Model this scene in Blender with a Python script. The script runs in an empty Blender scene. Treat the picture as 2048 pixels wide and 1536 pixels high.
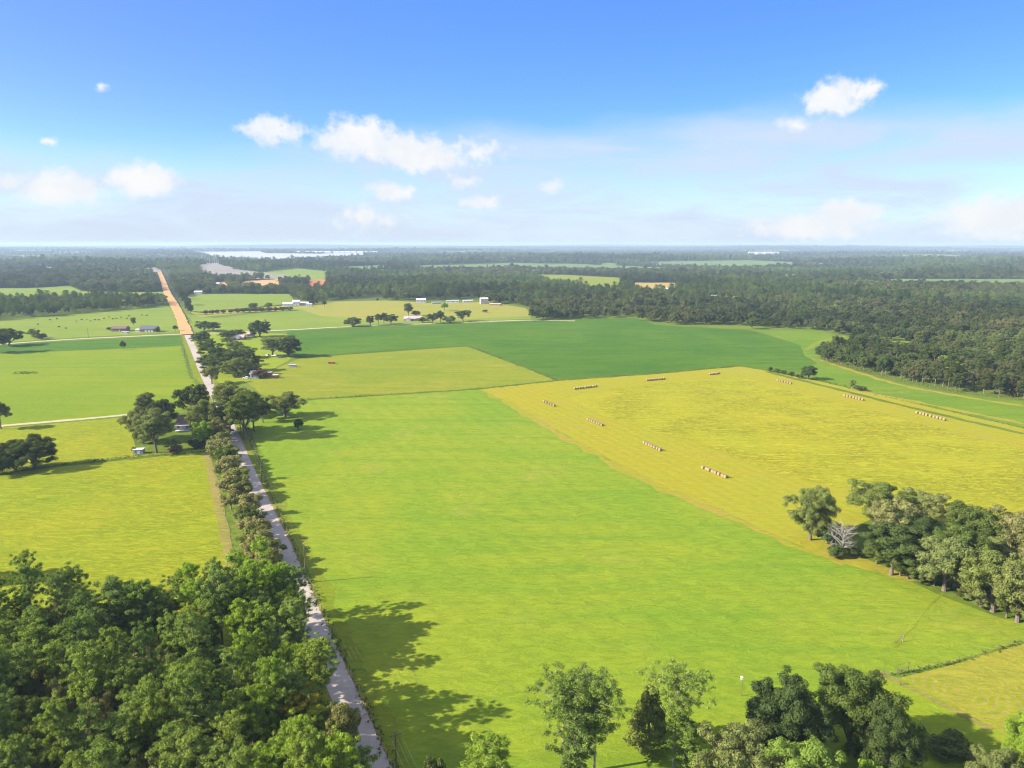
import bpy, bmesh, math, random
import numpy as np
R = math.radians
S = bpy.context.scene
COL = S.collection
# ------------------------------------------------------------------ camera
H, F, PITCH = 95.0, 1420.0, R(11.23)
CP, SP = math.cos(PITCH), math.sin(PITCH)
cam = bpy.data.cameras.new('camera'); co = bpy.data.objects.new('camera', cam); COL.objects.link(co)
co.location = (0, 0, H); co.rotation_euler = (R(90) - PITCH, 0, 0)
cam.sensor_width = 36; cam.lens = F / 2048 * 36; cam.clip_start = 1; cam.clip_end = 120000
S.camera = co
# ------------------------------------------------------------------ render look
S.view_settings.view_transform = 'Standard'; S.view_settings.look = 'None'; S.view_settings.gamma = 1
EXPO = 1.46
S.view_settings.exposure = EXPO
S.cycles.use_denoising = True; S.cycles.filter_width = 1.15
S.cycles.max_bounces = 5; S.cycles.diffuse_bounces = 3; S.cycles.transmission_bounces = 3
S.cycles.volume_bounces = 0; S.cycles.transparent_max_bounces = 8
# ------------------------------------------------------------------ sun and sky
SUN_EL = 30.0
SHADOW = (math.cos(R(12)), math.sin(R(12)))          # the way shadows fall on the ground
SUN_DIR = (-SHADOW[0] * math.cos(R(SUN_EL)), -SHADOW[1] * math.cos(R(SUN_EL)), math.sin(R(SUN_EL)))
sl = bpy.data.lights.new('sun', 'SUN'); sl.energy = 4.6; sl.angle = R(0.5); sl.color = (1.0, 0.92, 0.76)
so = bpy.data.objects.new('sun', sl); COL.objects.link(so)
from mathutils import Vector, Matrix
so.rotation_euler = Vector(SUN_DIR).to_track_quat('Z', 'Y').to_euler()

class NT:
    """tiny helper for building node trees"""
    def __init__(s, tree): s.t = tree; s.n = tree.nodes; s.l = tree.links
    def node(s, typ, **kw):
        n = s.n.new(typ)
        for k, v in kw.items(): setattr(n, k, v)
        return n
    def put(s, sock, v):
        if isinstance(v, bpy.types.NodeSocket): s.l.new(v, sock)
        elif v is not None:
            if isinstance(v, (tuple, list)) and len(v) == 3 and sock.type == 'RGBA': v = (*v, 1)
            sock.default_value = v
    def m(s, op, a, b=None, c=None, clamp=False):
        n = s.node('ShaderNodeMath', operation=op, use_clamp=clamp)
        s.put(n.inputs[0], a); s.put(n.inputs[1], b); s.put(n.inputs[2], c); return n.outputs[0]
    def v(s, op, a, b=None):
        n = s.node('ShaderNodeVectorMath', operation=op); s.put(n.inputs[0], a)
        if b is not None: s.put(n.inputs[1], b)
        return n.outputs['Value'] if op in ('LENGTH', 'DOT_PRODUCT') else n.outputs[0]
    def noise(s, vec, scale, detail=3, rough=0.55, dist=0.0):
        n = s.node('ShaderNodeTexNoise'); s.put(n.inputs['Vector'], vec); n.inputs['Scale'].default_value = scale
        n.inputs['Detail'].default_value = detail; n.inputs['Roughness'].default_value = rough; n.inputs['Distortion'].default_value = dist
        return n.outputs['Fac']
    def rng(s, x, a, b, c=0.0, d=1.0, smooth=True):
        n = s.node('ShaderNodeMapRange', interpolation_type='SMOOTHSTEP' if smooth else 'LINEAR')
        s.put(n.inputs['Value'], x)
        for k, q in zip(('From Min', 'From Max', 'To Min', 'To Max'), (a, b, c, d)): s.put(n.inputs[k], q)
        return n.outputs['Result']
    def mix(s, f, a, b, mode='MIX'):
        n = s.node('ShaderNodeMix', data_type='RGBA', blend_type=mode, clamp_factor=True)
        s.put(n.inputs[0], f); s.put(n.inputs[6], a); s.put(n.inputs[7], b); return n.outputs[2]
    def mapping(s, vec, rot=0.0, scale=(1, 1, 1)):
        n = s.node('ShaderNodeMapping'); s.put(n.inputs['Vector'], vec)
        n.inputs['Rotation'].default_value = (0, 0, rot); n.inputs['Scale'].default_value = scale; return n.outputs[0]
    def ramp(s, f, stops):
        n = s.node('ShaderNodeValToRGB'); e = n.color_ramp.elements
        while len(e) > 1: e.remove(e[-1])
        e[0].position = stops[0][0]; e[0].color = (*stops[0][1], 1)
        for p, c in stops[1:]:
            q = e.new(p); q.color = (*c, 1)
        s.put(n.inputs[0], f); return n.outputs[0]

def px_dir(px, py):
    u, v = (px - 1024) / F, (py - 768) / F
    d = np.array((u, CP - v * SP, -SP - v * CP)); return d / np.linalg.norm(d)
def px_az_el(px, py):
    d = px_dir(px, py); return math.atan2(d[0], d[1]), math.asin(d[2])

W = bpy.data.worlds.new('World'); S.world = W; W.use_nodes = True
N = NT(W.node_tree); N.n.clear()
tc = N.node('ShaderNodeTexCoord'); D = tc.outputs['Generated']
sep = N.node('ShaderNodeSeparateXYZ'); N.put(sep.inputs[0], D)
az = N.m('ARCTAN2', sep.outputs[0], sep.outputs[1]); el = N.m('ARCSINE', sep.outputs[2])
elp = N.m('MAXIMUM', sep.outputs[2], 0.0)
# the clear, dry air of the photograph: the deep blue begins low above the horizon, so the sky is sampled higher up
zup = N.m('ADD', N.m('MULTIPLY', elp, 2.3), 0.05)
cb = N.node('ShaderNodeCombineXYZ'); N.put(cb.inputs[0], sep.outputs[0]); N.put(cb.inputs[1], sep.outputs[1]); N.put(cb.inputs[2], zup)
sky = N.node('ShaderNodeTexSky', sky_type='NISHITA', sun_disc=False)
sky.sun_elevation = R(SUN_EL); sky.sun_rotation = math.atan2(SUN_DIR[0], SUN_DIR[1]); sky.altitude = 100
sky.air_density = 1.0; sky.dust_density = 0.25; sky.ozone_density = 2.0
N.put(sky.inputs[0], N.v('NORMALIZE', cb.outputs[0]))
hs = N.node('ShaderNodeHueSaturation'); hs.inputs['Saturation'].default_value = 1.26; hs.inputs['Value'].default_value = 1.75; hs.inputs['Hue'].default_value = 0.514
N.put(hs.inputs['Color'], sky.outputs[0]); N.put(hs.inputs['Hue'], N.rng(az, -0.75, 0.1, 0.526, 0.512))
col = hs.outputs[0]
ae = N.node('ShaderNodeCombineXYZ'); N.put(ae.inputs[0], az); N.put(ae.inputs[1], el); AE = ae.outputs[0]
fine = N.noise(AE, 62, 6, 0.6); coarse = N.noise(AE, 22, 4, 0.5)
# thin veil in the lowest nine degrees
st = N.mapping(AE, 0, (5, 22, 1))
veil_n = N.noise(st, 1.0, 5, 0.6, 0.6)
edge = N.noise(N.mapping(AE, 0.0, (3, 9, 1)), 1.0, 4, 0.55)
elv = N.m('ADD', el, N.m('MULTIPLY', N.m('SUBTRACT', edge, 0.5), 0.10))
azf = N.rng(az, -0.45, 0.0, 0.045, 0.0)
elv = N.m('ADD', elv, azf)
veil = N.m('MULTIPLY', N.rng(elv, 0.172, 0.120), N.rng(veil_n, 0.32, 0.68, 0.50, 1.0))
col = N.mix(veil, col, (2.85, 3.38, 4.15))
low = N.rng(el, 0.10, -0.002, 0.0, 0.92)
col = N.mix(low, col, (2.95, 3.36, 3.95))
# unseen bright cirrus added above the frame to lift and whiten the fill light
high = N.m('MULTIPLY', N.rng(el, 0.36, 0.75), N.rng(N.noise(D, 2.2, 5, .6), .3, .7, .45, .8)); col = N.mix(high, col, (4.6, 4.65, 4.7))
CLOUDS = [(790,296,110,44,1),(1665,198,92,46,1),(1732,182,40,28,.8),(1585,248,44,22,.55),(545,258,90,40,.85),(715,276,115,56,1),(850,310,120,48,1),
  (120,376,130,44,1),(287,358,100,44,1.05),(778,381,62,30,.9),(962,404,46,26,.85),(1620,455,190,38,.9),(1990,436,190,56,.95),(1690,432,96,42,.95),
  (202,172,26,14,.5),(98,285,22,13,.55),(735,438,95,34,.5),(1105,370,34,20,.55),(20,364,50,24,.6),(960,300,70,40,.45),(930,360,60,26,.45)]
dist = N.node('ShaderNodeTexNoise'); N.put(dist.inputs['Vector'], AE); dist.inputs['Scale'].default_value = 34; dist.inputs['Detail'].default_value = 3
dv = N.v('MULTIPLY', N.v('SUBTRACT', dist.outputs['Color'], (.5, .5, .5)), (.034, .022, 0))
P = N.v('ADD', AE, dv)
best = None
for (cx, cy, hw, hh, w) in CLOUDS:
    a, e = px_az_el(cx, cy); k = math.cos(a) ** 2
    q = N.v('MULTIPLY', N.v('SUBTRACT', P, (a, e, 0)), (F / (hw * .88) / k, F / (hh * .80), 0))
    val = N.m('MULTIPLY', N.m('SUBTRACT', 1.0, N.v('LENGTH', q)), w)
    best = val if best is None else N.m('MAXIMUM', best, val)
dens = N.m('ADD', best, N.m('MULTIPLY', N.m('SUBTRACT', fine, 0.52), 1.15))
cl = N.rng(dens, -0.04, 0.58, 0, 0.97)
ccol = N.mix(N.rng(coarse, 0.35, 0.65), (3.75, 3.92, 4.15), (4.25, 4.25, 4.25))
ccol = N.mix(N.rng(el, 0.0, 0.11, 0.42, 0.0), ccol, (3.8, 3.92, 4.05))
col = N.mix(cl, col, ccol)
bg = N.node('ShaderNodeBackground'); N.put(bg.inputs[0], col); bg.inputs[1].default_value = 0.084
wo = N.node('ShaderNodeOutputWorld'); N.l.new(bg.outputs[0], wo.inputs[0])
W.cycles.sampling_method = 'MANUAL'; W.cycles.sample_map_resolution = 512

# ------------------------------------------------------------------ placing: rays from the camera onto the terrain
def smooth(t): t = np.clip(t, 0, 1); return t * t * (3 - 2 * t)
def terrain(x, y):
    x = np.asarray(x, float); y = np.asarray(y, float); r = np.hypot(x, y)
    w = smooth((r - 1150) / 1500) * np.where(y > 0, 1, 0.5)
    a = 7 * np.sin(x / 820 + 1.3) * np.sin(y / 640 + .9) + 6 * np.sin((x * .45 + y) / 410 + 2.1) + 4 * np.sin((x - .6 * y) / 530)
    far = smooth((r - 3500) / 6000)
    b = 24 * np.sin(x / 2600 + .4) * np.sin(y / 1500 + .2) + 16 * np.sin((x * .3 + y) / 1150 + 1) + 8 * np.sin((x - .3 * y) / 900)
    return w * (a - 4) + far * (b - 6) + 46 * smooth((r - 7000) / 12000) - r * r / (2 * 7.4e6) * smooth((r - 1500) / 2000)
def G(px, py):
    """where the ray through a pixel of the 2048x1536 photograph meets the ground"""
    u, v = (px - 1024) / F, (py - 768) / F
    d = (u, CP - v * SP, SP + v * CP)
    t = H / max(d[2], 1e-4)
    if t * math.hypot(d[0], d[1]) < 1140: return np.array((d[0] * t, d[1] * t))
    ts = np.arange(600, 26000, 8.0)
    z = H - ts * d[2] - terrain(ts * d[0], ts * d[1])
    k = np.argmax(z < 0) if (z < 0).any() else len(ts) - 1
    return np.array((d[0] * ts[k], d[1] * ts[k]))
def zh(x, y): return float(terrain(x, y))
def project(x, y, z):
    zc = y * CP - (z - H) * SP; yc = y * SP + (z - H) * CP
    return 1024 + F * x / zc, 768 - F * yc / zc
def depth(x, y, z=0): return y * CP - (z - H) * SP
def height_to(g, topy):
    v = (topy - 768) / F
    return H - g[1] * (SP + v * CP) / (CP - v * SP) - zh(*g)
def in_poly(px, py, poly):
    px = np.asarray(px); py = np.asarray(py); inside = np.zeros(px.shape, bool); n = len(poly)
    for i in range(n):
        x1, y1 = poly[i]; x2, y2 = poly[(i + 1) % n]
        c = ((y1 > py) != (y2 > py))
        with np.errstate(divide='ignore', invalid='ignore'):
            inside ^= c & (px < (x2 - x1) * (py - y1) / ((y2 - y1) if y2 != y1 else 1e-9) + x1)
    return inside

# ------------------------------------------------------------------ objects
def tag(o, label=None, cat=None, group=None, kind=None):
    if label: o['label'] = label
    if cat: o['category'] = cat
    if group: o['group'] = group
    if kind: o['kind'] = kind
    return o
def link(o, parent=None):
    COL.objects.link(o)
    if parent is not None: o.parent = parent
    return o
def empty(name, loc, rz=0.0, scale=None):
    o = bpy.data.objects.new(name, None); o.empty_display_size = 1; o.location = loc; o.rotation_euler.z = rz
    if scale: o.scale = scale
    return link(o)
def mesh_np(name, verts, faces, mat=None, smooth_shade=False):
    """verts (n,3), faces (m,k) arrays"""
    me = bpy.data.meshes.new(name); verts = np.asarray(verts, np.float32); faces = np.asarray(faces, np.int32)
    k = faces.shape[1]
    me.vertices.add(len(verts)); me.vertices.foreach_set('co', verts.ravel())
    me.loops.add(faces.size); me.loops.foreach_set('vertex_index', faces.ravel())
    me.polygons.add(len(faces)); me.polygons.foreach_set('loop_start', np.arange(0, faces.size, k, dtype=np.int32))
    me.update(calc_edges=True); me.validate()
    if mat: me.materials.append(mat)
    if smooth_shade: me.polygons.foreach_set('use_smooth', [True] * len(me.polygons))
    return me
class MB:
    """collects boxes, prisms and tubes into one mesh"""
    def __init__(s): s.v = []; s.f = []
    def add(s, v, f):
        b = len(s.v); s.v += [tuple(p) for p in v]; s.f += [tuple(i + b for i in q) for q in f]; return s
    def box(s, c, d, rz=0.0):
        x, y, z = (q / 2 for q in d); ca, sa = math.cos(rz), math.sin(rz); v = []
        for dz in (-z, z):
            for (a, b) in ((-x, -y), (x, -y), (x, y), (-x, y)):
                v.append((c[0] + a * ca - b * sa, c[1] + a * sa + b * ca, c[2] + dz))
        return s.add(v, [(3, 2, 1, 0), (4, 5, 6, 7), (0, 1, 5, 4), (1, 2, 6, 5), (2, 3, 7, 6), (3, 0, 4, 7)])
    def tube(s, pts, rad, n=6, cap=True):
        pts = [Vector(p) for p in pts]; rings = []
        for i, p in enumerate(pts):
            d = (pts[min(i + 1, len(pts) - 1)] - pts[max(i - 1, 0)]).normalized()
            u = d.cross(Vector((0, 0, 1)) if abs(d.z) < .9 else Vector((1, 0, 0))).normalized(); w = d.cross(u)
            r = rad[i] if hasattr(rad, '__len__') else rad
            rings.append([p + (u * math.cos(2 * math.pi * k / n) + w * math.sin(2 * math.pi * k / n)) * r for k in range(n)])
        v = [q for g in rings for q in g]; f = []
        for i in range(len(pts) - 1):
            for k in range(n): f.append((i * n + k, i * n + (k + 1) % n, (i + 1) * n + (k + 1) % n, (i + 1) * n + k))
        if cap: f.append(tuple(range(n - 1, -1, -1))); f.append(tuple((len(pts) - 1) * n + k for k in range(n)))
        return s.add(v, f)
    def mesh(s, name, mat=None):
        me = bpy.data.meshes.new(name); me.from_pydata(s.v, [], s.f); me.update()
        if mat: me.materials.append(mat)
        return me
    def build(s, name, mat=None, parent=None, loc=None, rz=0.0):
        o = bpy.data.objects.new(name, s.mesh(name, mat))
        if loc is not None: o.location = loc
        o.rotation_euler.z = rz
        return link(o, parent)

# ------------------------------------------------------------------ materials
def new_mat(name):
    m = bpy.data.materials.new(name); m.use_nodes = True; n = NT(m.node_tree); n.n.clear()
    out = n.node('ShaderNodeOutputMaterial'); return m, n, out
def surf(n, out, color, rough=0.9, bump=None, bstr=0.3, bdist=0.3, spec=0.15):
    b = n.node('ShaderNodeBsdfPrincipled'); n.put(b.inputs['Base Color'], color); n.put(b.inputs['Roughness'], rough)
    b.inputs['Specular IOR Level'].default_value = spec
    if bump is not None:
        q = n.node('ShaderNodeBump'); q.inputs['Strength'].default_value = bstr; q.inputs['Distance'].default_value = bdist
        n.put(q.inputs['Height'], bump); n.l.new(q.outputs[0], b.inputs['Normal'])
    n.l.new(b.outputs[0], out.inputs[0]); return b
def plain(name, c, rough=0.8, var=0.18, scale=1.5, spec=0.2, metal=0.0):
    m, n, out = new_mat(name); p = n.node('ShaderNodeTexCoord').outputs['Object']
    f = n.noise(p, scale, 4, .6); k = n.mix(f, tuple(q * (1 - var) for q in c), tuple(min(1, q * (1 + var)) for q in c))
    b = surf(n, out, k, rough, n.noise(p, scale * 6, 3), .12, .05, spec); b.inputs['Metallic'].default_value = metal
    return m
def grass(name, a, b, c, ang=0.0, streak=(0.03, 0.5), patch=0.013, contrast=0.22, windrow=0.0, dry=0.0, drycol=(.40, .30, .08), rings=None, rows=None, fine=0.45):
    """a pasture: tones a/b in broad patches, c along streaks in the working direction, fine mottling, optional dry patches and cut windrows"""
    m, n, out = new_mat(name); pos = n.node('ShaderNodeNewGeometry').outputs['Position']
    big = n.noise(pos, patch, 5, .6, .8)
    k = n.mix(n.rng(big, .36, .64), a, b)
    stv = n.mapping(pos, ang, (streak[0], streak[1], 1)); s1 = n.noise(stv, 1.0, 5, .65, .35)
    k = n.mix(n.rng(s1, .42, .70, 0, .75), k, c)
    wide = n.noise(n.mapping(pos, ang, (streak[0] * .25, streak[1] * .16, 1)), 1.0, 3, .5, .5)
    k = n.mix(n.rng(wide, .5, .72, 0, .5), k, b)
    if rows:
        w = n.node('ShaderNodeTexWave', wave_type='BANDS', bands_direction='Y'); n.put(w.inputs['Vector'], n.mapping(pos, rows[0], (1, 1, 1)))
        w.inputs['Scale'].default_value = rows[1]; w.inputs['Distortion'].default_value = rows[3]; w.inputs['Detail'].default_value = 3; w.inputs['Detail Scale'].default_value = .6
        k = n.mix(n.m('MULTIPLY', w.outputs['Fac'], rows[2]), k, tuple(q * .62 for q in c))
    if rings:
        w = n.node('ShaderNodeTexWave', wave_type='RINGS', rings_direction='Z'); n.put(w.inputs['Vector'], n.v('ADD', pos, (-rings[0], -rings[1], 0)))
        w.inputs['Scale'].default_value = rings[2]; w.inputs['Distortion'].default_value = rings[4]; w.inputs['Detail'].default_value = 3; w.inputs['Detail Scale'].default_value = rings[5]
        k = n.mix(n.m('MULTIPLY', w.outputs['Fac'], rings[3]), k, drycol)
    if dry:
        dn = n.noise(pos, .028, 5, .65, .4); k = n.mix(n.rng(dn, .54, .76, 0, dry), k, drycol)
    fn = n.noise(n.mapping(pos, ang + .25, (.55, 1.3, 1)), fine, 6, .72, .8); fn2 = n.noise(pos, 1.9, 4, .7)
    g = n.m('ADD', n.m('MULTIPLY', fn, .6), n.m('MULTIPLY', fn2, .4))
    k = n.mix(n.rng(g, .38, .62, 1, 0), k, n.mix(1.0, k, (1 - contrast * 1.5, 1 - contrast * 1.2, 1 - contrast * 1.2), 'MULTIPLY'))
    hgt = n.m('ADD', n.m('MULTIPLY', fn, 1.2), n.m('MULTIPLY', s1, .8))
    if windrow:
        wv = n.noise(n.mapping(pos, ang + .12, (.13, .50, 1)), 1.0, 4, .62, 1.5)
        line = n.m('MULTIPLY', n.rng(wv, .41, .47), n.rng(wv, .56, .49))
        mask = n.rng(n.noise(pos, .035, 4), .36, .62, .25, 1)
        line = n.m('MULTIPLY', line, mask)
        k = n.mix(n.m('MULTIPLY', line, windrow), k, tuple(q * .42 for q in a))
        hl = n.rng(wv, .50, .60); k = n.mix(n.m('MULTIPLY', hl, .35), k, tuple(min(.6, q * 1.15) for q in b))
        hgt = n.m('ADD', hgt, n.m('MULTIPLY', wv, 1.4))
    surf(n, out, k, .95, hgt, .6, .7, .05)
    return m
def leaf(name, tones, trans=.3, tint=.5):
    """foliage: each tree takes its own tone from the ramp, each leaf cluster varies about it"""
    m, n, out = new_mat(name); oi = n.node('ShaderNodeObjectInfo'); pos = n.node('ShaderNodeNewGeometry').outputs['Position']
    r = oi.outputs['Random']; at = n.node('ShaderNodeAttribute', attribute_type='INSTANCER', attribute_name='tone'); tone = at.outputs['Fac']; st = [(i / max(1, len(tones) - 1), c) for i, c in enumerate(tones)]
    k = n.ramp(r, st)
    f = n.noise(n.node('ShaderNodeTexCoord').outputs['Object'], .75, 4, .7)
    k = n.mix(n.rng(f, .32, .68), n.mix(1.0, k, (.68, .72, .7), 'MULTIPLY'), n.mix(1.0, k, (1.34, 1.28, 1.2), 'MULTIPLY'))
    big = n.noise(pos, .0042, 3, .6)
    k = n.mix(n.rng(big, .40, .62, 0, tint), k, n.mix(1.0, k, (1.15, 1.45, 1.5), 'MULTIPLY'))
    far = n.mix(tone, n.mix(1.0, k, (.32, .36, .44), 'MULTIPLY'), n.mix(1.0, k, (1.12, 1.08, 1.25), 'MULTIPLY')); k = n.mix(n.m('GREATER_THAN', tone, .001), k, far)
    d = n.node('ShaderNodeBsdfDiffuse'); n.put(d.inputs[0], k); t = n.node('ShaderNodeBsdfTranslucent'); n.put(t.inputs[0], n.mix(1.0, k, (1.25, 1.2, .6), 'MULTIPLY'))
    mx = n.node('ShaderNodeMixShader'); mx.inputs[0].default_value = trans; n.l.new(d.outputs[0], mx.inputs[1]); n.l.new(t.outputs[0], mx.inputs[2])
    n.l.new(mx.outputs[0], out.inputs[0]); return m
def bark(name, a, b):
    m, n, out = new_mat(name); p = n.node('ShaderNodeTexCoord').outputs['Object']
    f = n.noise(n.mapping(p, 0, (4, 4, .7)), 1.5, 5, .7); surf(n, out, n.mix(f, a, b), .95, f, .6, .1); return m

M = {}
M['oak'] = leaf('oak_leaves', [(.100, .130, .030), (.130, .160, .034), (.155, .178, .042), (.175, .190, .052), (.195, .190, .068)], .32)
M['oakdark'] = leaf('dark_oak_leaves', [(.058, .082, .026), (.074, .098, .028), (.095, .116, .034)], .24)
M['pine'] = leaf('pine_needles', [(.140, .200, .046), (.185, .250, .050), (.165, .220, .062), (.225, .290, .052), (.195, .255, .048)], .34)
M['bright'] = leaf('bright_leaves', [(.215, .310, .036), (.245, .325, .040), (.195, .300, .042)], .38)
M['pinelight'] = leaf('light_pine_needles', [(.175, .245, .046), (.195, .262, .050)], .34)
M['yellow'] = leaf('yellowing_needles', [(.36, .30, .03), (.32, .30, .03)], .38)
M['brown'] = leaf('olive_leaves', [(.225, .215, .075), (.245, .225, .085), (.190, .205, .062)], .3)
M['sage'] = leaf('grey_green_leaves', [(.160, .185, .058), (.190, .205, .066)], .3)
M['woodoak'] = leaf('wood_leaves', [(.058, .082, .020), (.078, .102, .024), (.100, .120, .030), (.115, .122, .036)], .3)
M['woodsage'] = leaf('dull_wood_leaves', [(.090, .105, .036), (.110, .118, .044)], .3)
M['woodbrown'] = leaf('olive_wood_leaves', [(.130, .118, .050), (.112, .108, .045)], .3)
M['rust'] = leaf('rust_brown_leaves', [(.15, .09, .055), (.14, .085, .055)], .22)
M['bark'] = bark('brown_bark', (.10, .075, .055), (.20, .16, .125))
M['pale'] = bark('pale_bark', (.17, .145, .115), (.32, .28, .235))
M['dead'] = bark('bleached_wood', (.21, .19, .165), (.37, .34, .295))

# ------------------------------------------------------------------ trees
def unit(rng, n):
    d = rng.normal(size=(n, 3)); return d / np.linalg.norm(d, axis=1)[:, None]
def leaves(rng, cen, rad, dens, a, b, flat=.8, out=.9, jit=.52, low=.35, inner=.6):
    """leaf clusters as small quads spread over the shells of many puffs"""
    V = []
    for c, r in zip(cen, rad):
        n = max(6, int(dens * r * r)); d = unit(rng, n)
        d = d[(d[:, 2] > -.35) | (rng.random(n) < low)]; n = len(d)
        p = c + d * (r * (inner + (1.06 - inner) * rng.random(n)))[:, None] * np.array((1, 1, flat))
        nn = d * out + unit(rng, n) * jit + np.array((0, 0, .18)); nn /= np.linalg.norm(nn, axis=1)[:, None]
        t = np.cross(nn, unit(rng, n)); t /= np.linalg.norm(t, axis=1)[:, None] + 1e-9; w = np.cross(nn, t)
        s = (.6 + .8 * rng.random(n))[:, None]; t = t * a * s; w = w * b * s
        V.append(np.stack([p - t - w * .5, p - w * .2 + t * .1 - w, p + t + w * .4, p + w - t * .1], 1))
    V = np.concatenate(V).reshape(-1, 3); return V, np.arange(len(V)).reshape(-1, 4)
def limb(mb, rng, p0, p1, r0, r1, sag=.12):
    p0 = Vector(p0); p1 = Vector(p1); L = (p1 - p0).length
    mid = (p0 + p1) / 2 + Vector((rng.normal() * .08 * L, rng.normal() * .08 * L, sag * L))
    mb.tube([p0, (p0 + mid) / 2 + Vector((rng.normal() * .03 * L, rng.normal() * .03 * L, .02 * L)), mid, p1], [r0, r0 * .8, (r0 + r1) / 2, r1], 5, False)
PROTO = {}
def proto(key, crown, trunk, Hh, Ww): PROTO[key] = (crown, trunk, Hh, Ww)
def make_oak(key, seed, mat, barkm, Hh=15, Ww=14, lobes=16, puffs=6, base=.08, dens=210, a=.165, b=.105, pr=(.75, 1.4), ragged=.22, low=-.72):
    """a dome of leafy lobes carried on limbs; lobes stand at uneven distances so the outline breaks up and the limbs show in the gaps"""
    rng = np.random.default_rng(seed); cen = []; rad = []; tips = []
    zc = Hh * (base + (1 - base) * .48); az_, az2 = Ww / 2, Hh * (1 - base) / 2
    for i in range(lobes):
        z = 1 - (1 - low) * (i + .4) / lobes; th = 2.39996 * i + rng.normal() * .3; q = math.sqrt(max(0, 1 - z * z))
        k = (1 - ragged) * (.70 + .34 * rng.random()) + (ragged * rng.random()); k *= .86
        lc = np.array((math.cos(th) * q * az_ * k, math.sin(th) * q * az_ * k, zc + z * az2 * k * (.86 if i < 2 else 1))); tips.append(lc)
        lr = Ww * .10 * (.8 + .6 * rng.random())
        if i % 2: cen.append(lc * np.array((.5, .5, .5)) + np.array((0, 0, zc * .5)) + rng.normal(size=3) * .4); rad.append(pr[1] * 1.35)
        for j in range(puffs):
            e = unit(rng, 1)[0]; e[2] *= .7; c = lc + e * lr * (.4 + .9 * rng.random()); r = pr[0] + (pr[1] - pr[0]) * rng.random() ** 1.5
            c[2] = min(max(c[2], r * .8 + .3), Hh - r * .75); cen.append(c); rad.append(r)
    V, Q = leaves(rng, np.array(cen), np.array(rad), dens, a, b)
    mb = MB(); tr = Ww * .022 + .08; top = (rng.normal() * .3, rng.normal() * .3, Hh * (base + .22))
    mb.tube([(0, 0, -.3), (0, 0, .15), (.05, 0, Hh * .1), (top[0] * .6, top[1] * .6, Hh * (base + .06)), top], [tr * 1.7, tr * 1.25, tr, tr * .85, tr * .7], 8)
    for t in tips: limb(mb, rng, top if rng.random() < .6 else (top[0] * .6, top[1] * .6, Hh * (base + .06)), t, tr * .5, .05)
    proto(key, mesh_np('crown', V, Q, mat), mb.mesh('trunk', barkm), Hh, Ww)
def make_pine(key, seed, mat, barkm, Hh=22, Ww=8, start=.42, top_heavy=.5, step=.95, dens=200, a=.26, b=.07, pr=(.55, 1.0), gap=.16, nb=(3, 5)):
    rng = np.random.default_rng(seed); cen = []; rad = []; mb = MB(); tr = .22 * Hh / 22
    bend = rng.normal(size=2) * .5; axis = lambda z: (bend[0] * (z / Hh) ** 2, bend[1] * (z / Hh) ** 2)
    zs = np.linspace(-.3, Hh * .97, 7); mb.tube([(*axis(max(0, z)), z) for z in zs], [tr * 1.25, tr, tr * .9, tr * .78, tr * .62, tr * .42, tr * .12], 7)
    z = Hh * start; th = rng.random() * 6
    while z < Hh - .4:
        f = (z - Hh * start) / (Hh * (1 - start)); prof = (math.sin(math.pi * (f * .80 + .16)) ** .8) * (1 - top_heavy * .5 + top_heavy * min(1, f * 1.6))
        for k in range(rng.integers(nb[0], nb[1] + 1)):
            if rng.random() < gap: continue
            th += 2.4 + rng.normal() * .3; L = Ww / 2 * prof * (.65 + .5 * rng.random()); ax = axis(z)
            tip = np.array((ax[0] + math.cos(th) * L, ax[1] + math.sin(th) * L, z + L * .22 + rng.normal() * .2))
            limb(mb, rng, (*ax, z - .3), tip, .07 * (1 - f * .5), .02, .04)
            m_ = 3 if L > 2.6 else 2 if L > 1.5 else 1
            for j in range(m_ + 1):
                q = 1 - j * .27
                c = np.array((ax[0], ax[1], z)) * (1 - q) + tip * q + rng.normal(size=3) * np.array((.42, .42, .3))
                cen.append(c); rad.append((pr[0] + (pr[1] - pr[0]) * rng.random()) * (1 if j == 0 else .85))
        z += step * (.7 + .6 * rng.random())
    cen.append(np.array((*axis(Hh), Hh - .5))); rad.append(.7)
    V, Q = leaves(rng, np.array(cen), np.array(rad), dens, a, b, .72, .75, .75, .3, .25)
    proto(key, mesh_np('crown', V, Q, mat), mb.mesh('trunk', barkm), Hh, Ww)
def make_cone(key, seed, mat, barkm, Hh=10, Ww=7):
    rng = np.random.default_rng(seed); cen = []; rad = []
    for z in np.arange(.6, Hh - .3, .55):
        w = Ww / 2 * (1 - z / Hh) ** .75
        for k in range(int(4 + w * 3)):
            th = rng.random() * 6.283; q = w * (.55 + .5 * rng.random()); cen.append(np.array((math.cos(th) * q, math.sin(th) * q, z + rng.normal() * .2 + (w - q) * .3))); rad.append(.5 + .35 * rng.random())
    V, Q = leaves(rng, np.array(cen), np.array(rad), 110, .26, .09, .8, .8, .6, .2)
    mb = MB(); mb.tube([(0, 0, -.2), (0, 0, Hh * .5), (0, 0, Hh * .95)], [.25, .17, .03], 6)
    proto(key, mesh_np('crown', V, Q, mat), mb.mesh('trunk', barkm), Hh, Ww)
for i in range(5):
    make_oak(f'oak{i}', 11 + i, M['oak'], M['bark'], lobes=(17, 15, 19, 16, 14)[i], base=(.08, .14, .10, .05, .16)[i], ragged=(.2, .3, .15, .25, .35)[i])
for i in range(3):
    make_oak(f'tall{i}', 31 + i, M['oak'], M['bark'], Hh=19, Ww=12, lobes=20, base=(.12, .2, .16)[i], pr=(.8, 1.4), ragged=.35, low=-.75)
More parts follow.
